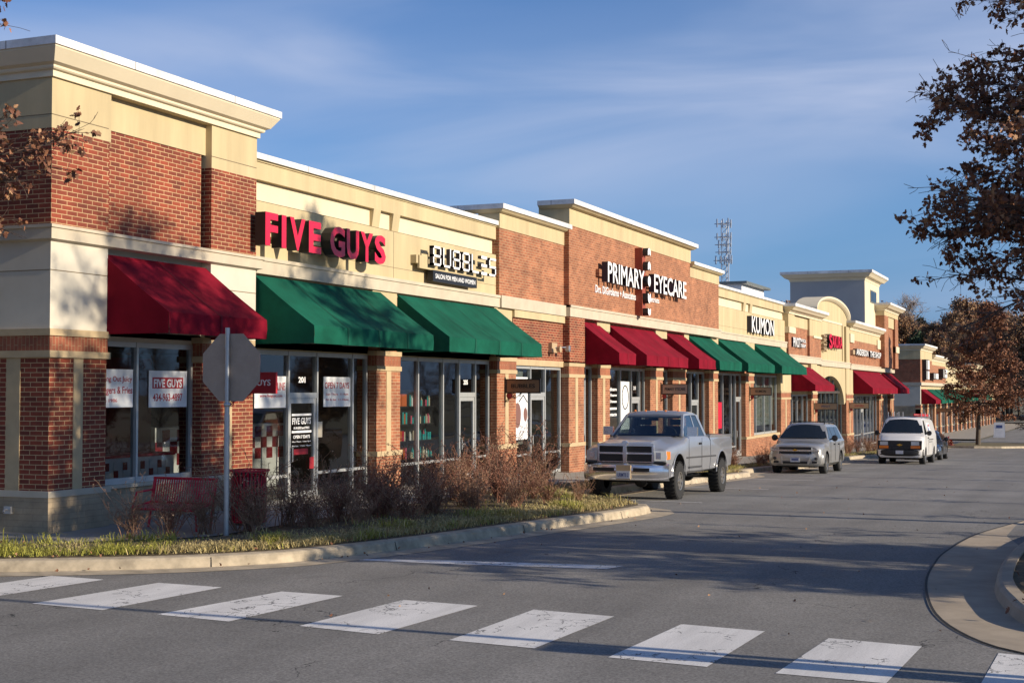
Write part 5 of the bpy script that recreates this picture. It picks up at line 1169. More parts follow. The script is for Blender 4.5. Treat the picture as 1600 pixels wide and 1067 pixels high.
        for k in range(12): m.tube([(.42, 1.85 + k * .29, 2.21), (.68, 1.85 + k * .29, 2.21)], .015, 'cream', 5)
        o = m.build('ladder'); o.parent = None; o.location = loc; o.rotation_euler = (R_(-1.26), 0, 0); tag(o, 'short red ladder lying on the roof rack of the white van', 'ladder')
        m = MB(); xx = lambda z: xs_(z) - .006
        m.add([(xx(1.50), 2.6, 1.50), (xx(1.50), 3.7, 1.50), (xx(1.86), 3.7, 1.86), (xx(1.86), 2.6, 1.86)], [(0, 1, 2, 3)], 'bluewh'); m.add([(xx(1.52) + .004, 2.75, 1.52), (xx(1.52) + .004, 3.3, 1.52), (xx(1.80) + .004, 3.0, 1.80)], [(0, 1, 2)], 'ink'); m.add([(xx(1.70) + .004, 3.2, 1.70), (xx(1.70) + .004, 3.6, 1.70), (xx(1.80) + .004, 3.6, 1.80), (xx(1.80) + .004, 3.2, 1.80)], [(0, 1, 2, 3)], 'redpaper'); m.build('side_decal', r)
        m = MB(); m.box(w + .006, w + .012, 2.3, 4.0, 1.10, 1.14, 'plastic'); m.box(w + .006, w + .012, 2.3, 3.5, 1.0, 1.03, 'plastic'); m.build('side_stripe', r)
    else:
        for s in (1, -1):
            h = MB(); h.box(s * .62 - .18, s * .62 + .18, .03, .12, zf - .2, zf - .07, 'lens'); h.build('headlight', r)
    m = MB(); m.box(-w + .34, w - .34, .5, L_ - .4, zb - .06, zb + .05, 'plasticb'); m.build('chassis', r)
    for y in ax:
        for s in (1, -1): wheel(r, s * (w - tw / 2 - .01), y, tr, tw, s, tr * .60, spokes=5 if kind_ != 'van' else 8)
    return r
suvlike('suv', (-9.70, 49.1, zr(50.5)), 'silver estate car with roof rails parked second along the kerb', 'car')
suvlike('van', (-7.95, 63.3, zr(65.5)), 'white panel van with roof rack and amber lamps parked third along the kerb', 'van')
suvlike('car', (-7.95, 71.5, zr(73.5)), 'dark car parked just behind the white van', 'car')

# ------------------------------------------------------------------ second building beyond the service road
B2 = empty('strip_mall', (X0, 138.5, -2.2)); tag(B2, 'smaller far strip of shops past the service road, half hidden by the brown tree', 'building')
def s2(name, boxes): return simple(name, boxes, root=B2)
s2('wall', [(-60, -15.4, 138.5, 148.8, 3.1, 5.35, 'brick'), (-60, -15.5, 148.8, 163.8, 3.1, 5.0, 'brick_or'), (-60, -15.55, 163.8, 196, 3.1, 4.3, 'eifs'), (-60, -15.4, 196, 215, 3.1, 5.0, 'brick_or'), (-60, -15.5, 215, 246, 3.1, 4.6, 'eifs'),
            (-15.41, -15.39, 138.5, 148.8, 3.1, 5.35, 'brick_or')])
s2('frieze', [(-60, -15.38, 138.45, 148.85, 5.35, 6.3, 'eifs'), (-16.5, -15.48, 148.85, 163.8, 5.0, 5.5, 'eifs'), (-16.5, -15.67, 163.8, 196, 4.3, 4.8, 'eifs_l'), (-16.5, -15.55, 163.8, 196, 4.8, 5.2, 'eifs'), (-16.5, -15.38, 196, 215, 5.0, 5.7, 'eifs')])
cornice([(-60, 138.45), (-15.38, 138.45), (-15.38, 148.85), (-18, 148.85)], 6.2, 6.8, .5, 'big', B2, .16)
cornice([(-15.48, 148.9), (-15.48, 163.8), (-18, 163.8)], 5.4, 6.02, .45, 'big', B2, .16)
cornice([(-15.5, 163.9), (-15.5, 196)], 5.15, 5.4, .15, 'small', B2, .1); cornice([(-17, 196), (-15.38, 196), (-15.38, 215), (-17, 215)], 5.6, 6.1, .4, 'big', B2, .14); cornice([(-15.5, 215), (-15.5, 246)], 4.6, 4.85, .15, 'small', B2, .1)
s2('sign_band', [(-60, -15.3, 138.4, 246.1, 2.85, 3.15, 'stone')])
s2('side_wall', [(-60, -15.42, 138.52, 139.0, .9, 2.85, 'eifs_b'), (-60, -15.42, 138.5, 139.0, -2.8, .9, 'block'), (-60, -15.9, 245.5, 246, -4, 4, 'block'), (-60, -59.7, 138.6, 246, -4, 5, 'block')])
s2('header', [(-16.2, -15.6, 139, 246, 1.0, 2.85, 'eifs')])
s2('roof', [(-60, -16, 139, 246, 4.0, 4.2, 'roof')])
s2('interior', [(-18.2, -18.1, 139, 245.5, -4, 1.0, 'dark'), (-18.2, -15.7, 139, 245.5, .9, 1.0, 'dark')])
y = 138.5; k = 0
while y < 244:
    column(y, y + 1.5, zw(y), 1.05, 'or', root=B2); wd_ = 5.4 if k % 2 else 4.0
    yn = min(244.5, y + 1.5 + wd_)
    if yn - y > 3:
        dr = (y + 3.2, y + 4.3) if k % 2 else None
        storefront(y + 1.5, yn, zw(y + 3) - .02, 1.0, [y + 3.2, y + 4.3], dr, ztr=-.1, rail=zw(y) + .7, root=B2)
        if y < 215: awning(y + 1.2, yn + .3, 2.5, 1.45, 1.08, 'awn_r' if k in (0, 9, 10) else 'awn_g', root=B2, seed=30 + k)
    y = yn; k += 1
for i, (y, z, a, h) in enumerate(((139.8, 4.35, 3.0, 1.0), (139.8, 3.4, 2.8, .9), (146.5, 3.5, 4.6, .65), (156.0, 3.7, 4.4, 1.0))):
    r = sign_root('wall_sign', (-15.4, y, z), ('upper square white box sign on the corner of the far strip', 'lower square white box sign on the corner of the far strip', 'low wide white box sign on the far brick wall', 'large square box sign right of the others on the far strip')[i], group='box signs on the far strip')
    mb = MB(); mb.box(-15.5, -15.0, y, y + a, z, z + h, 'black'); child(mb, 'cabinet', r); mb = MB(); mb.box(-15.0, -14.99, y + .1, y + a * .48, z + .06, z + h - .06, 'grey'); mb.box(-15.0, -14.99, y + a * .52, y + a - .1, z + .06, z + h - .06, 'bluewh'); child(mb, 'face', r)
for y, lb in ((152.5, 'dark hanging board nearest on the far strip'), (172, 'second hanging board along the far strip')): blade(y, zw(y) + 2.4, '', 'brownsign', 'brownsign', lb, ln=1.4)

# ------------------------------------------------------------------ lattice mast
mt = sign_root('lattice_mast', (-81.5, 330, -3), 'tall lattice radio mast with stacked antennas far behind the roofs', 'radio mast')
mb = MB(); legs = [(-81.5 + 1.0 * math.cos(R_(90 + 120 * k)), 330 + 1.0 * math.sin(R_(90 + 120 * k))) for k in range(3)]
for x, y in legs: mb.tube([(x, y, -3), (x, y, 43.2)], .13, 'tree_w', 5)
for i in range(30):
    z = -2 + i * 1.5
    for k in range(3): a, b = legs[k], legs[(k + 1) % 3]; mb.tube([(*a, z), (*b, z + 1.5)], .06, 'tree_w', 4); mb.tube([(*a, z), (*b, z)], .05, 'tree_w', 4)
child(mb, 'lattice', mt)
rnd = random.Random(5)
for j, (z, hw, n_) in enumerate(((42.4, 2.6, 7), (39.2, 2.6, 7), (37.4, 2.5, 5), (35.6, 2.4, 4), (33.6, 2.8, 8))):
    mb = MB(); c = [(-81.5 + hw * math.cos(R_(75 + 120 * k)), 330 + hw * math.sin(R_(75 + 120 * k))) for k in range(3)]
    for k in range(3): mb.tube([(*c[k], z), (*c[(k + 1) % 3], z)], .08, 'tree_w', 4); mb.tube([(*c[k], z), (-81.5, 330, z)], .07, 'tree_w', 4)
    child(mb, 'platform', mt)
    for k in range(3):
        for q in range(max(2, n_ // 2)):
            t = (q + .5) / max(2, n_ // 2); x = c[k][0] + (c[(k + 1) % 3][0] - c[k][0]) * t; y = c[k][1] + (c[(k + 1) % 3][1] - c[k][1]) * t; h = rnd.uniform(.7, 1.2)
            mb = MB(); mb.box(x - .16, x + .16, y - .1, y + .1, z - h * .7, z + h, 'tree_w'); child(mb, 'antenna', mt)

# ------------------------------------------------------------------ trees and plants
LEAFP = [(0, 0), (.10, .12), (.34, .14), (.22, .34), (.46, .50), (.20, .58), (.22, .80), (0, 1.0), (-.20, .82), (-.22, .56), (-.44, .48), (-.20, .32), (-.36, .16), (-.10, .10)]
LEAFQ = [(0, 0), (.38, .3), (.15, .55), (0, 1.0), (-.2, .6), (-.36, .35)]
def add_leaf(mb, p, size, rnd, mats, shape=LEAFP, hang=.5):
    d = Vector((rnd.gauss(0, 1), rnd.gauss(0, 1), rnd.gauss(0, 1) - hang)).normalized()
    u = d.cross(Vector((rnd.gauss(0, 1), rnd.gauss(0, 1), rnd.gauss(0, 1)))).normalized(); n_ = d.cross(u); cup = rnd.uniform(.1, .45)
    s = size * rnd.uniform(.7, 1.25)
    vs = [tuple(p + (u * a + d * b + n_ * (cup * (abs(a) * 1.2 - b * (1 - b)))) * s) for a, b in shape]
    mb.add(vs, [tuple(range(len(vs)))], rnd.choice(mats))
def walk(p, d, L_, n_, rnd, jit=.12, curve=(0, 0, 0)):
    pts = [Vector(p)]; d = Vector(d).normalized(); cv = Vector(curve)
    for i in range(n_):
        d = (d + Vector((rnd.gauss(0, jit), rnd.gauss(0, jit), rnd.gauss(0, jit))) + cv / n_).normalized(); pts.append(pts[-1] + d * (L_ / n_))
    return pts
def oak(name, base, H, z0, R, seed, leaf_n=6, leaf_size=.10, nlat=60, dens=lambda z, f: 1, mats=('leaf', 'leaf', 'leaf2', 'leaf3'), trunk_r=.13, shape=LEAFP, side=6, twig_r=.006, prof=None, bare_tip=.15, label='', cat='tree', group=None, squash=1):
    rnd = random.Random(seed); T = MB(); L = MB(); bx_, by_, bz_ = base
    lead = walk((0, 0, -.2), (0, 0, 1), H + .2, 14, rnd, .03); T.tube(lead, [trunk_r * (1 - .93 * i / 14) for i in range(15)], 'bark', 10)
    def lead_at(z):
        for a, b in zip(lead, lead[1:]):
            if a.z <= z <= b.z: return a.lerp(b, (z - a.z) / (b.z - a.z))
        return lead[-1]
    prof = prof or (lambda f: (1 - f) ** .75 * (.55 + .45 * min(1, f * 4)))
    for i in range(nlat):
        f = (i + rnd.random()) / nlat; z = z0 + (H - z0) * f ** 1.05; az = i * 2.39996 + rnd.uniform(-.4, .4)
        Lr = max(.35, R * prof(f) * rnd.uniform(.8, 1.15)); up = -.10 + .75 * f + rnd.uniform(-.08, .12)
        P = walk(lead_at(z), (math.cos(az), math.sin(az) * squash, up), Lr, 9, rnd, .09, (0, 0, -.05 if f < .4 else .15))
        r0 = trunk_r * (.30 - .18 * f) * (Lr / R + .3); T.tube(P, [max(.006, r0 * (1 - .88 * k / 9)) for k in range(10)], 'barkd', 5, False)
        nsub = int(Lr * side)
        for j in range(nsub):
            t = .22 + .76 * (j + rnd.random()) / nsub; k = min(8, int(t * 9)); q = P[k].lerp(P[k + 1], t * 9 - k); dd = (P[k + 1] - P[k]).normalized()
            sd = dd.cross(Vector((0, 0, 1))).normalized() * (1 if j % 2 else -1)
            ls = Lr * .34 * (1.1 - t * .7) * rnd.uniform(.6, 1.2)
            Q = walk(q, dd * .75 + sd * .75 + Vector((0, 0, rnd.uniform(-.2, .3))), ls, 4, rnd, .16); T.tube(Q, [max(twig_r * .6, .010 * (1 - .8 * m / 4)) for m in range(5)], 'barkd', 3, False)
            leafy = dens(z, f) * (1 if t < 1 - bare_tip or rnd.random() < .35 else .12)
            for m in range(1, 5):
                for w_ in range(2):
                    W = walk(Q[m], (Q[m] - Q[m - 1]).normalized() + Vector((rnd.gauss(0, .7), rnd.gauss(0, .7), rnd.gauss(0, .5))), rnd.uniform(.12, .32), 2, rnd, .2); T.tube(W, twig_r * .6, 'barkd', 3, False)
                    if rnd.random() < leafy:
                        for c in range(leaf_n):
                            pt = W[rnd.choice((1, 2, 2))] + Vector((rnd.gauss(0, .04), rnd.gauss(0, .04), rnd.gauss(0, .035))) * (leaf_size / .1); add_leaf(L, pt, leaf_size, rnd, mats, shape)
    r = empty(name, base); tag(r, label, cat, group); T.build('trunk', r, 60); L.build('crown', r); return r
oak('oak_tree', (2.25, 20.6, -.02), 11.0, 3.5, 4.6, 17, leaf_n=10, leaf_size=.080, nlat=185, dens=lambda z, f: 1.0 if z < 6.9 else .35 if z < 7.5 else .07,
    label='near oak with clumps of dead brown leaves and bare twig tips at the right edge', prof=lambda f: (.78 + .22 * min(1, f * 4)) * (1 - f) ** .55, mats=('leaf', 'leaf', 'leaf2', 'leaf2', 'leaf3'), bare_tip=.40)
c = copy_tree([o for o in col.objects if o.name == 'oak_tree'][0]); c.location = (5.6, 21.6, -.02); c.scale = (.42,) * 3; c.rotation_euler.z = 2.0; c['label'] = 'small oak with dead leaves standing on the island outside the right edge'
c = copy_tree([o for o in col.objects if o.name == 'oak_tree'][0]); c.location = (5.2, 18.2, -.02); c.scale = (.42,) * 3; c.rotation_euler.z = 4.0; c['label'] = 'smallest oak with dead leaves near the island front outside the right edge'
oak('oak_tree', (-16.9, 14.1, -.02), 7.1, 4.3, 5.1, 23, leaf_n=8, leaf_size=.095, nlat=40, dens=lambda z, f: .55, label='near oak branches with tan dead leaves reaching in from the left edge', mats=('leaf', 'leaf2', 'leaf2', 'leaf3', 'leaf2'),
    prof=lambda f: (.75 + .25 * min(1, f * 4)) * (1 - f) ** .5, bare_tip=.3)
oak('oak_tree', (-8.5, 114.7, zr(114.7) + .05), 11.0, 2.9, 3.6, 31, leaf_n=4, leaf_size=.19, nlat=78, dens=lambda z, f: .60, label='round brown-leaved oak in the kerb island in front of the far strip', side=5, shape=LEAFQ, twig_r=.014,
    prof=lambda f: (.85 + .15 * min(1, f * 6)) * (1 - f) ** .62 + .04, bare_tip=.12, mats=('leaf', 'leaf', 'leaf2'), trunk_r=.2)
oak('oak_tree', (5.2, 27.2, -.05), 13.2, 8.2, 3.3, 61, leaf_n=6, leaf_size=.10, nlat=46, dens=lambda z, f: .55, label='tall oak with a high thin crown standing outside the right edge', trunk_r=.16)
# slim young trees along the right kerb, outside the frame: they stripe the road with shade
yt = None
for i, (x, y, s) in enumerate(((4.2, 24.9, .75), (4.6, 28.3, .8), (4.8, 33.4, 1.0), (5.2, 39.8, 1.05), (5.0, 47, 1.0), (5.4, 56, 1.05), (5.2, 67, 1.0), (5.4, 80, 1.0), (5.4, 94, 1.0))):
    if yt is None:
        yt = oak('young_tree', (x, y, zr(y)), 5.2, 2.6, 1.1, 41, nlat=16, dens=lambda z, f: .05, leaf_n=2, label='bare young tree on the right side of the road', trunk_r=.13, side=5, group='bare young trees along the right kerb'); yt.scale = (s,) * 3; src = yt
    else:
        c = copy_tree(src); c.location = (x, y, zr(y) - .05); c.rotation_euler.z = i * 1.3; c.scale = (s,) * 3
# unseen pillar added for the wide zebra shadow; lamp post inferred from its thin one
gp = sign_root('shadow_pillar', (2.2, 12.35, -.15), 'unseen brick pillar with stone cap added right of the crossing to cast its wide shadow', 'pillar')
mb = MB(); mb.box(2.0, 2.4, 12.2, 12.5, -.2, 2.1, 'brick'); child(mb, 'shaft', gp); mb = MB(); mb.box(1.95, 2.45, 12.15, 12.55, 2.1, 2.2, 'stone'); child(mb, 'cap', gp)
lp = sign_root('lamp_post', (3.5, 12.2, -.15), 'steel lamp post standing right of the crossing', 'lamp post')
mb = MB(); mb.tube([(3.5, 12.6, -.2), (3.5, 12.6, 6.6)], [.07, .05], 'galv', 10); child(mb, 'pole', lp); mb = MB(); mb.tube([(3.5, 12.6, 6.6), (3.2, 12.6, 6.9), (2.6, 12.6, 7.0)], .03, 'galv', 8); child(mb, 'arm', lp); mb = MB(); mb.box(2.2, 2.7, 12.5, 12.7, 6.9, 7.0, 'galv'); child(mb, 'lamp_head', lp)

# dry shrubs
def shrub(seed, H, n_, mats, leaf_mats, leafy=1.0, spread=.42):
    rnd = random.Random(seed); T = MB(); L = MB()
    for i in range(n_):
        a = rnd.uniform(0, 6.28); lean = rnd.uniform(.05, spread * 1.2); h = H * (rnd.uniform(.45, 1.0) if rnd.random() < .8 else rnd.uniform(1.0, 1.3))
        P = walk((rnd.gauss(0, .09), rnd.gauss(0, .09), -.03), (math.cos(a) * lean, math.sin(a) * lean, 1), h, 6, rnd, .12, (math.cos(a) * .25, math.sin(a) * .25, 0)); mm = rnd.choice(mats)
        T.tube(P, [.010 * (1 - .7 * k / 6) for k in range(7)], mm, 3, False)
        for j in range(8):
            t = rnd.uniform(.2, 1); k = min(5, int(t * 6)); q = P[k].lerp(P[k + 1], t * 6 - k)
            W = walk(q, (rnd.gauss(0, .7), rnd.gauss(0, .7), .9), rnd.uniform(.12, .34), 3, rnd, .25); T.tube(W, .0045, mm, 3, False)
            for c in range(int(3.4 * leafy * rnd.uniform(.3, 1.5))):
                pt = W[rnd.choice((1, 2, 3, 3))] + Vector((rnd.gauss(0, .018), rnd.gauss(0, .018), rnd.gauss(0, .018))); add_leaf(L, pt, .034, rnd, leaf_mats, LEAFQ, 0)
    return T, L
protos = []
for k, (seed, H, n_, ms, lm, lf) in enumerate(((1, 1.15, 33, ('twig', 'twig2'), ('shrubleaf', 'seed'), 1.2), (2, 1.2, 38, ('twig2', 'twig'), ('shrubleaf', 'shrubleaf', 'seed'), 1.7), (3, 1.1, 30, ('twig',), ('seed', 'shrubleaf'), .8), (4, 1.3, 34, ('twig2', 'barkd'), ('leaf2', 'shrubleaf'), 1.8))):
    T, L = shrub(seed, H, n_, ms, lm, lf); r = empty('dry_shrub'); t = T.build('stems', r); l = L.build('foliage', r); protos.append(r)
rnd = random.Random(77)
spots = [(-13.75, 17.85, 2, .70), (-13.35, 18.25, 0, .72), (-13.05, 18.8, 2, .78), (-12.75, 19.5, 0, .95), (-12.45, 20.3, 2, .88), (-12.3, 19.1, 2, .72), (-11.85, 20.0, 1, .74), (-11.95, 21.1, 0, .85), (-11.3, 20.6, 2, .72), (-11.6, 22.1, 1, .82), (-10.9, 21.6, 0, .74), (-12.1, 22.7, 1, .9),
         (-11.0, 22.9, 1, .8), (-11.5, 23.7, 3, .82), (-10.55, 23.7, 2, .72), (-11.15, 24.7, 1, .86), (-10.3, 24.9, 0, .66), (-12.0, 24.9, 0, .9), (-10.95, 25.8, 3, .82), (-10.0, 26.0, 0, .6), (-11.7, 26.3, 1, .95), (-10.7, 26.9, 0, .75), (-11.8, 27.6, 3, .85), (-12.35, 26.6, 1, .9),
         (-12.3, 28.8, 3, 1.0), (-11.8, 29.5, 0, .8), (-12.3, 30.4, 1, .85), (-12.4, 23.6, 1, .85), (-12.35, 31.8, 3, 1.05), (-12.4, 21.8, 2, .85), (-9.7, 26.9, 2, .5)]
dry_labels = 'brown dry shrub growing in the bed in front of the shops'
def put_shrub(i, x, y, k, s, label, group):
    base = protos[k]; r = empty('dry_shrub', (x, y, zw(y) + .02), (0, 0, rnd.uniform(0, 6.28))); r.scale = (s * rnd.uniform(.95, 1.15), s * rnd.uniform(.95, 1.15), s)
    for ch in [c for c in col.objects if c.parent == base]: c = ch.copy(); col.objects.link(c); c.parent = r
    tag(r, label, 'shrub', group); return r
for i, (x, y, k, s) in enumerate(spots): put_shrub(i, x, y, k, s * 1.02, 'brown dry shrub in the long bed in front of the near shops', 'dry shrubs in the near bed')
i = 0
for ya, yb, n_, s in ((37.5, 47, 9, .55), (47.5, 56, 7, .55), (57, 63, 7, .6), (63, 74, 9, .7), (74, 90, 9, .7), (98, 112, 8, .9)):
    for j in range(n_):
        y = ya + (yb - ya) * (j + rnd.random() * .6) / n_; put_shrub(i, -11.9 + rnd.uniform(-.5, .5), y, rnd.randrange(4), s * rnd.uniform(.8, 1.2), 'low dry shrub in the kerb bed behind the parked vehicles', 'low dry shrubs in the far kerb bed'); i += 1
for p in protos:
    for ch in [c for c in col.objects if c.parent == p]: bpy.data.objects.remove(ch)
    bpy.data.objects.remove(p)
# grass
G = MB(); rnd = random.Random(9)
segs = [(bed_in[i], bed_in[i + 1], bk[i], bk[i + 1]) for i in range(len(bed_in) - 1)]
wts = []
for a, b, c, d in segs:
    l_ = (Vector(a) - Vector(b)).length; m_ = (a[1] + b[1]) / 2; ok = a[0] > -21 and m_ < 118
    wts.append(0 if not ok else l_ * (1.0 if m_ < 29 else .22 if m_ < 48 else .10))
tot = sum(wts); NB = 46000; acc = 0
for (a, b, c, d), w_ in zip(segs, wts):
    n_ = int(NB * w_ / tot)
    for _ in range(n_):
        t = rnd.random(); near = a[1] < 29
        wide = 1.0 if a[0] < -12 else .55
        s = min(1, abs(rnd.gauss(0, .38)) * wide + rnd.random() * .1)
        x = (a[0] * (1 - t) + b[0] * t) * (1 - s) + (c[0] * (1 - t) + d[0] * t) * s; y = (a[1] * (1 - t) + b[1] * t) * (1 - s) + (c[1] * (1 - t) + d[1] * t) * s
        clump = math.sin(x * 3.1 + y * 1.7) + math.sin(x * 1.3 - y * 2.9) + math.sin(x * 6.3 + y * 5.1) * .6
        green = clump + (2.0 if x < -12.2 else -.6) + rnd.gauss(0, .9)
        mm = 'grass_g' if green > .55 else 'grass_y'
        h = rnd.uniform(.04, .15) * (1.3 if clump > .8 else .75) * (1.3 if rnd.random() < .06 else 1); az = rnd.uniform(0, 6.28); ln = rnd.uniform(.5, 2.0) * h; wd_ = rnd.uniform(.0035, .0075)
        z = zw(y) + .02; dx, dy = math.cos(az), math.sin(az); px_, py_ = -dy * wd_, dx * wd_
        m1 = (x + dx * ln * .35, y + dy * ln * .35, z + h * .75); tip = (x + dx * ln, y + dy * ln, z + h * rnd.uniform(.45, 1.0))
        G.add([(x - px_, y - py_, z), (x + px_, y + py_, z), (m1[0] + px_ * .8, m1[1] + py_ * .8, m1[2]), (m1[0] - px_ * .8, m1[1] - py_ * .8, m1[2]), tip], [(0, 1, 2, 3), (3, 2, 4)], mm)
kind(G.build('grass'), 'stuff')
# leaf litter on the beds, in the gutter and the island
Lt = MB(); rnd = random.Random(19)
for _ in range(2600):
    k = rnd.randrange(len(segs)); a, b, c, d = segs[k]
    if not (a[0] > -18 and a[1] < 45): continue
    s = rnd.random() ** 1.3; x = a[0] * (1 - s) + c[0] * s + rnd.gauss(0, .1); y = a[1] * (1 - s) + c[1] * s + rnd.gauss(0, .1); add_leaf(Lt, Vector((x, y, zw(y) + .05)), .06, rnd, ('leaf', 'leaf3', 'grass_y'), LEAFQ)
for _ in range(900): x = rnd.uniform(-.9, 3.5); y = rnd.uniform(15.5, 28); add_leaf(Lt, Vector((x, y, .02)), .075, rnd, ('leaf', 'leaf3', 'leaf2'), LEAFP)
for _ in range(170):
    k = rnd.randrange(len(KS)); x, y = KS[k]
    if x > -16 and y < 60: add_leaf(Lt, Vector((x + rnd.uniform(.02, .25), y, zr(y) + .03)), .05, rnd, ('leaf2', 'leaf'), LEAFQ)
for _ in range(60): x = rnd.uniform(-9, -1); y = rnd.uniform(13, 45); add_leaf(Lt, Vector((x, y, zr(y) + .02)), .045, rnd, ('leaf2', 'leaf3'), LEAFQ)
kind(Lt.build('leaf_litter'), 'stuff')

# far island, board, bushes, small bare trees
mb = MB(); P_ = resample([(-10.4, 110.5), (-8.4, 109.6), (-6.5, 110.2), (-5.8, 112), (-5.0, 113.2), (4, 114), (26, 116)], 1)
profile_path(mb, P_[::1], [(.01, -.03), (0, .1), (-.05, .15), (-.3, .155)], 'kerb', lambda x, y: zr(y)); 
kind(mb.build('far_kerb'), 'structure')
mb = MB(); po = offset_path(P_, -.2); bkp = [(x - .2, max(y + 8, 124)) for x, y in po]; vs = []
for a, b in zip(po, bkp): vs += [(a[0], a[1], zw(a[1]) + .01), (b[0], b[1], zw(b[1]) + .03)]
mb.add(vs, [(2 * i, 2 * i + 1, 2 * i + 3, 2 * i + 2) for i in range(len(po) - 1)], 'terr'); kind(mb.build('far_verge'), 'structure')
kind(sheet('far_pavement', -15.4, -10.0, [136, 150, 170, 200, 246], 'conc_w', dz=.155).build('far_pavement'), 'structure')
kind(sheet('far_road', -60, 90, [262, 280, 300], 'asphalt', dz=.05, zf=lambda y: -3.2 + (y - 262) * .012).build('far_road'), 'structure')
ab = sign_root('pavement_board', (-9.0, 150, zr(150)), 'white folding board standing on the pavement in front of the far strip', 'board')
z = zr(150) + .02
for s, nm in ((-1, 'front_panel'), (1, 'back_panel')):
    mb = MB(); mb.add([(-9.6, 150 + s * .35, z), (-8.5, 150 + s * .35, z), (-8.55, 150 + s * .05, z + 1.5), (-9.55, 150 + s * .05, z + 1.5), (-9.6, 150 + s * .30, z), (-8.5, 150 + s * .30, z), (-8.55, 150, z + 1.5), (-9.55, 150, z + 1.5)], [(0, 1, 2, 3), (4, 7, 6, 5), (0, 4, 5, 1), (2, 6, 7, 3)], 'bluewh')
    if s < 0: mb.add([(-9.35, 149.83, z + .95), (-8.75, 149.83, z + .95), (-8.75, 149.90, z + 1.25), (-9.35, 149.90, z + 1.25)], [(0, 1, 2, 3)], 'ink')
    child(mb, nm, ab)
c = copy_tree(bn); c.location = (-12.9, 104.5, zw(104)); c['label'] = 'red slatted seat far along the pavement near the dark car'
for ch in [q for q in col.objects if q.parent == c]: pass
bt = None
for i, (x, y, s) in enumerate(((-5.2, 128, 1), (-3.4, 131, 1.1), (-1.5, 127, .9), (2.0, 130, 1), (6, 128, 1.1))):
    if bt is None: bt = oak('bare_tree', (x, y, zr(y)), 5.4, 1.2, 2.4, 51, nlat=40, dens=lambda z, f: .0, leaf_n=1, label='small pale bare tree at the right edge beyond the far road', trunk_r=.12, side=5, twig_r=.02, prof=lambda f: .6 + .3 * f, group='small bare trees at the far right')
    else: c = copy_tree(bt); c.location = (x, y, zr(y)); c.rotation_euler.z = i * 2.1; c.scale = (s,) * 3
def bush(x, y, r_, mm, label):
    rnd = random.Random(int(x * 7 + y)); L = MB()
    for _ in range(900):
        v = Vector((rnd.gauss(0, 1), rnd.gauss(0, 1), abs(rnd.gauss(0, 1)))).normalized() * r_ * rnd.uniform(.6, 1.1); v.z *= .85; add_leaf(L, v, .22, rnd, mm, LEAFQ, 0)
    r = empty('bush', (x, y, zr(y) + .1)); L.build('foliage', r); T = MB()
    for k in range(5): T.tube([(0, 0, -.1), (math.cos(k) * r_ * .5, math.sin(k) * r_ * .5, r_ * .6)], .04, 'bark', 5)
    T.build('stems', r); tag(r, label, 'bush')
bush(-4.2, 122, 1.0, ('bushgreen',), 'green bush at the right edge beyond the far kerb'); bush(-1.5, 123, 1.2, ('bushgreen', 'bushgreen', 'leaf'), 'olive green bush just outside the right edge'); bush(-10.9, 111.3, .8, ('shrubleaf', 'redpanel'), 'reddish bush left of the far oak trunk'); bush(-11.9, 117, .8, ('shrubleaf', 'leaf'), 'brown bush behind the far oak trunk')

# woods beyond: individual trees, each proto built once
def wood(seed, H, kind_):
    rnd = random.Random(seed); T = MB(); L = MB()
    lead = walk((0, 0, -.5), (0, 0, 1), H, 8, rnd, .04); T.tube(lead, [.28 * (1 - .85 * i / 8) for i in range(9)], 'bark', 6)
    if kind_ == 'pine':
        for i in range(120):
            f = .18 + .82 * i / 120; p = lead[min(7, int(f * 8))].lerp(lead[min(8, int(f * 8) + 1)], f * 8 % 1); R = H * .2 * (1 - f) ** .7 + .3; a = i * 2.4
            e = p + Vector((math.cos(a) * R, math.sin(a) * R, rnd.uniform(-.3, .6))); T.tube([p, e], .05, 'bark', 3)
            for _ in range(26): add_leaf(L, p.lerp(e, rnd.uniform(.3, 1.08)) + Vector((rnd.gauss(0, .3), rnd.gauss(0, .3), rnd.gauss(0, .22))), .55, rnd, ('pine',), LEAFQ, 0)
    else:
        n_ = 46
        for i in range(n_):
            f = .25 + .75 * i / n_; p = lead[min(7, int(f * 8))].lerp(lead[min(8, int(f * 8) + 1)], f * 8 % 1); a = i * 2.4 + rnd.uniform(-.4, .4); R = H * .26 * (1 - (f - .25) / .75) ** .5 * rnd.uniform(.7, 1.15) + .6
            P = walk(p, (math.cos(a), math.sin(a), .75), R, 5, rnd, .15, (0, 0, .3)); T.tube(P, [.09 * (1 - .7 * k / 5) for k in range(6)], 'bark', 3, False)
            for j in range(16):
                q = P[rnd.randrange(1, 6)]; W = walk(q, (rnd.gauss(0, 1), rnd.gauss(0, 1), .8), rnd.uniform(.6, 1.8), 3, rnd, .25); T.tube(W, .022, 'woodbare', 3, False)
                for _ in range(3): X = walk(W[rnd.randrange(1, 4)], (rnd.gauss(0, 1), rnd.gauss(0, 1), .8), rnd.uniform(.4, 1.0), 2, rnd, .3); T.tube(X, .014, 'woodbare', 3, False)
                if kind_ == 'leafy':
                    for _ in range(26): add_leaf(L, W[rnd.randrange(0, 4)] + Vector((rnd.gauss(0, .35), rnd.gauss(0, .35), rnd.gauss(0, .3))), .42, rnd, ('woodleaf', 'woodleaf', 'leaf2'), LEAFQ, 0)
    r = empty('woodland_tree'); T.build('trunk', r)
    if L.v: L.build('crown', r)
    return r
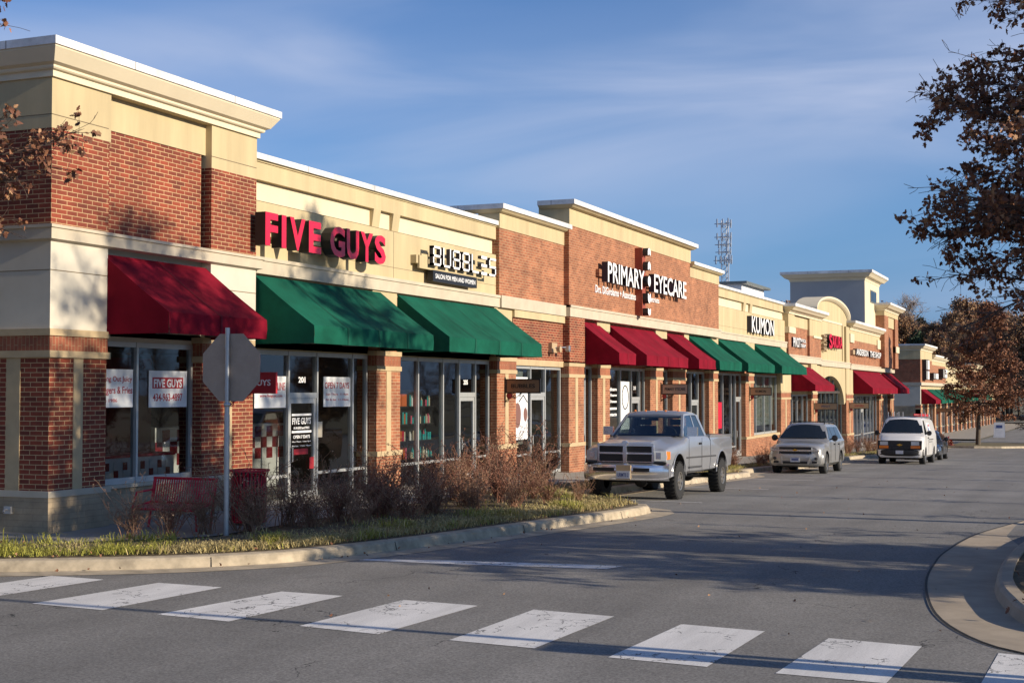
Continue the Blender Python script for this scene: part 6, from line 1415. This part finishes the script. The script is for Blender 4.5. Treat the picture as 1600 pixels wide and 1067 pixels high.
wp = {'leafy': [wood(1, 19, 'leafy'), wood(2, 17, 'leafy')], 'bare': [wood(3, 20, 'bare'), wood(4, 18, 'bare')], 'pine': [wood(5, 19, 'pine')]}
WL = {'leafy': ('brown-leaved tree in the wood behind the far strip', 'brown-leaved trees in the wood'), 'bare': ('leafless grey tree in the wood behind the far strip', 'bare trees in the wood'), 'pine': ('dark green pine in the wood behind the far strip', 'pines in the wood')}
rnd = random.Random(4); used = set()
def put_wood(x, y, k, s, lab=None):
    ps = wp[k]; p = ps[rnd.randrange(len(ps))]
    if p.name not in used: used.add(p.name); c = p
    else: c = copy_tree(p)
    c.location = (x, y, -3.6); c.rotation_euler = (0, 0, rnd.uniform(0, 6.28)); s *= 1.0 if lab else 1.22; c.scale = (s * rnd.uniform(.9, 1.2), s * rnd.uniform(.9, 1.2), s)
    c['label'], c['group'] = lab or WL[k]; c['category'] = 'tree'
for i in range(12): put_wood(-41 + i * 1.2 + rnd.uniform(-1, 1), 288 + rnd.uniform(-8, 8), 'pine', rnd.uniform(.78, .92))
for i in range(44): put_wood(-62 + i * 2.5 + rnd.uniform(-1.5, 1.5), 300 + rnd.uniform(-22, 25), rnd.choice(['leafy', 'leafy', 'leafy', 'bare', 'leafy', 'leafy']) if i < 26 else rnd.choice(['bare', 'leafy', 'leafy']), rnd.uniform(.75, 1.0))
for i in range(26): put_wood(-75 + i * 5 + rnd.uniform(-2, 2), 345 + rnd.uniform(-10, 20), rnd.choice(['leafy', 'leafy', 'bare']), rnd.uniform(.95, 1.1))
for i in range(22): put_wood(-44 + i * 2.0 + rnd.uniform(-.8, .8), 276 + rnd.uniform(-6, 6), 'leafy', rnd.uniform(.72, .92))
for i in range(10): put_wood(-48 + i * 3 + rnd.uniform(-1, 1), 262 + rnd.uniform(-6, 6), rnd.choice(['leafy', 'leafy', 'pine']), rnd.uniform(.55, .75))
# trees across the car park on the right: seen only as reflections in the shop windows
for i in range(34): put_wood(46 + rnd.uniform(-5, 14), 40 + i * 8 + rnd.uniform(-3, 3), rnd.choice(['leafy', 'bare', 'bare']), rnd.uniform(.5, .65), ('small tree across the car park on the right', 'trees across the car park'))
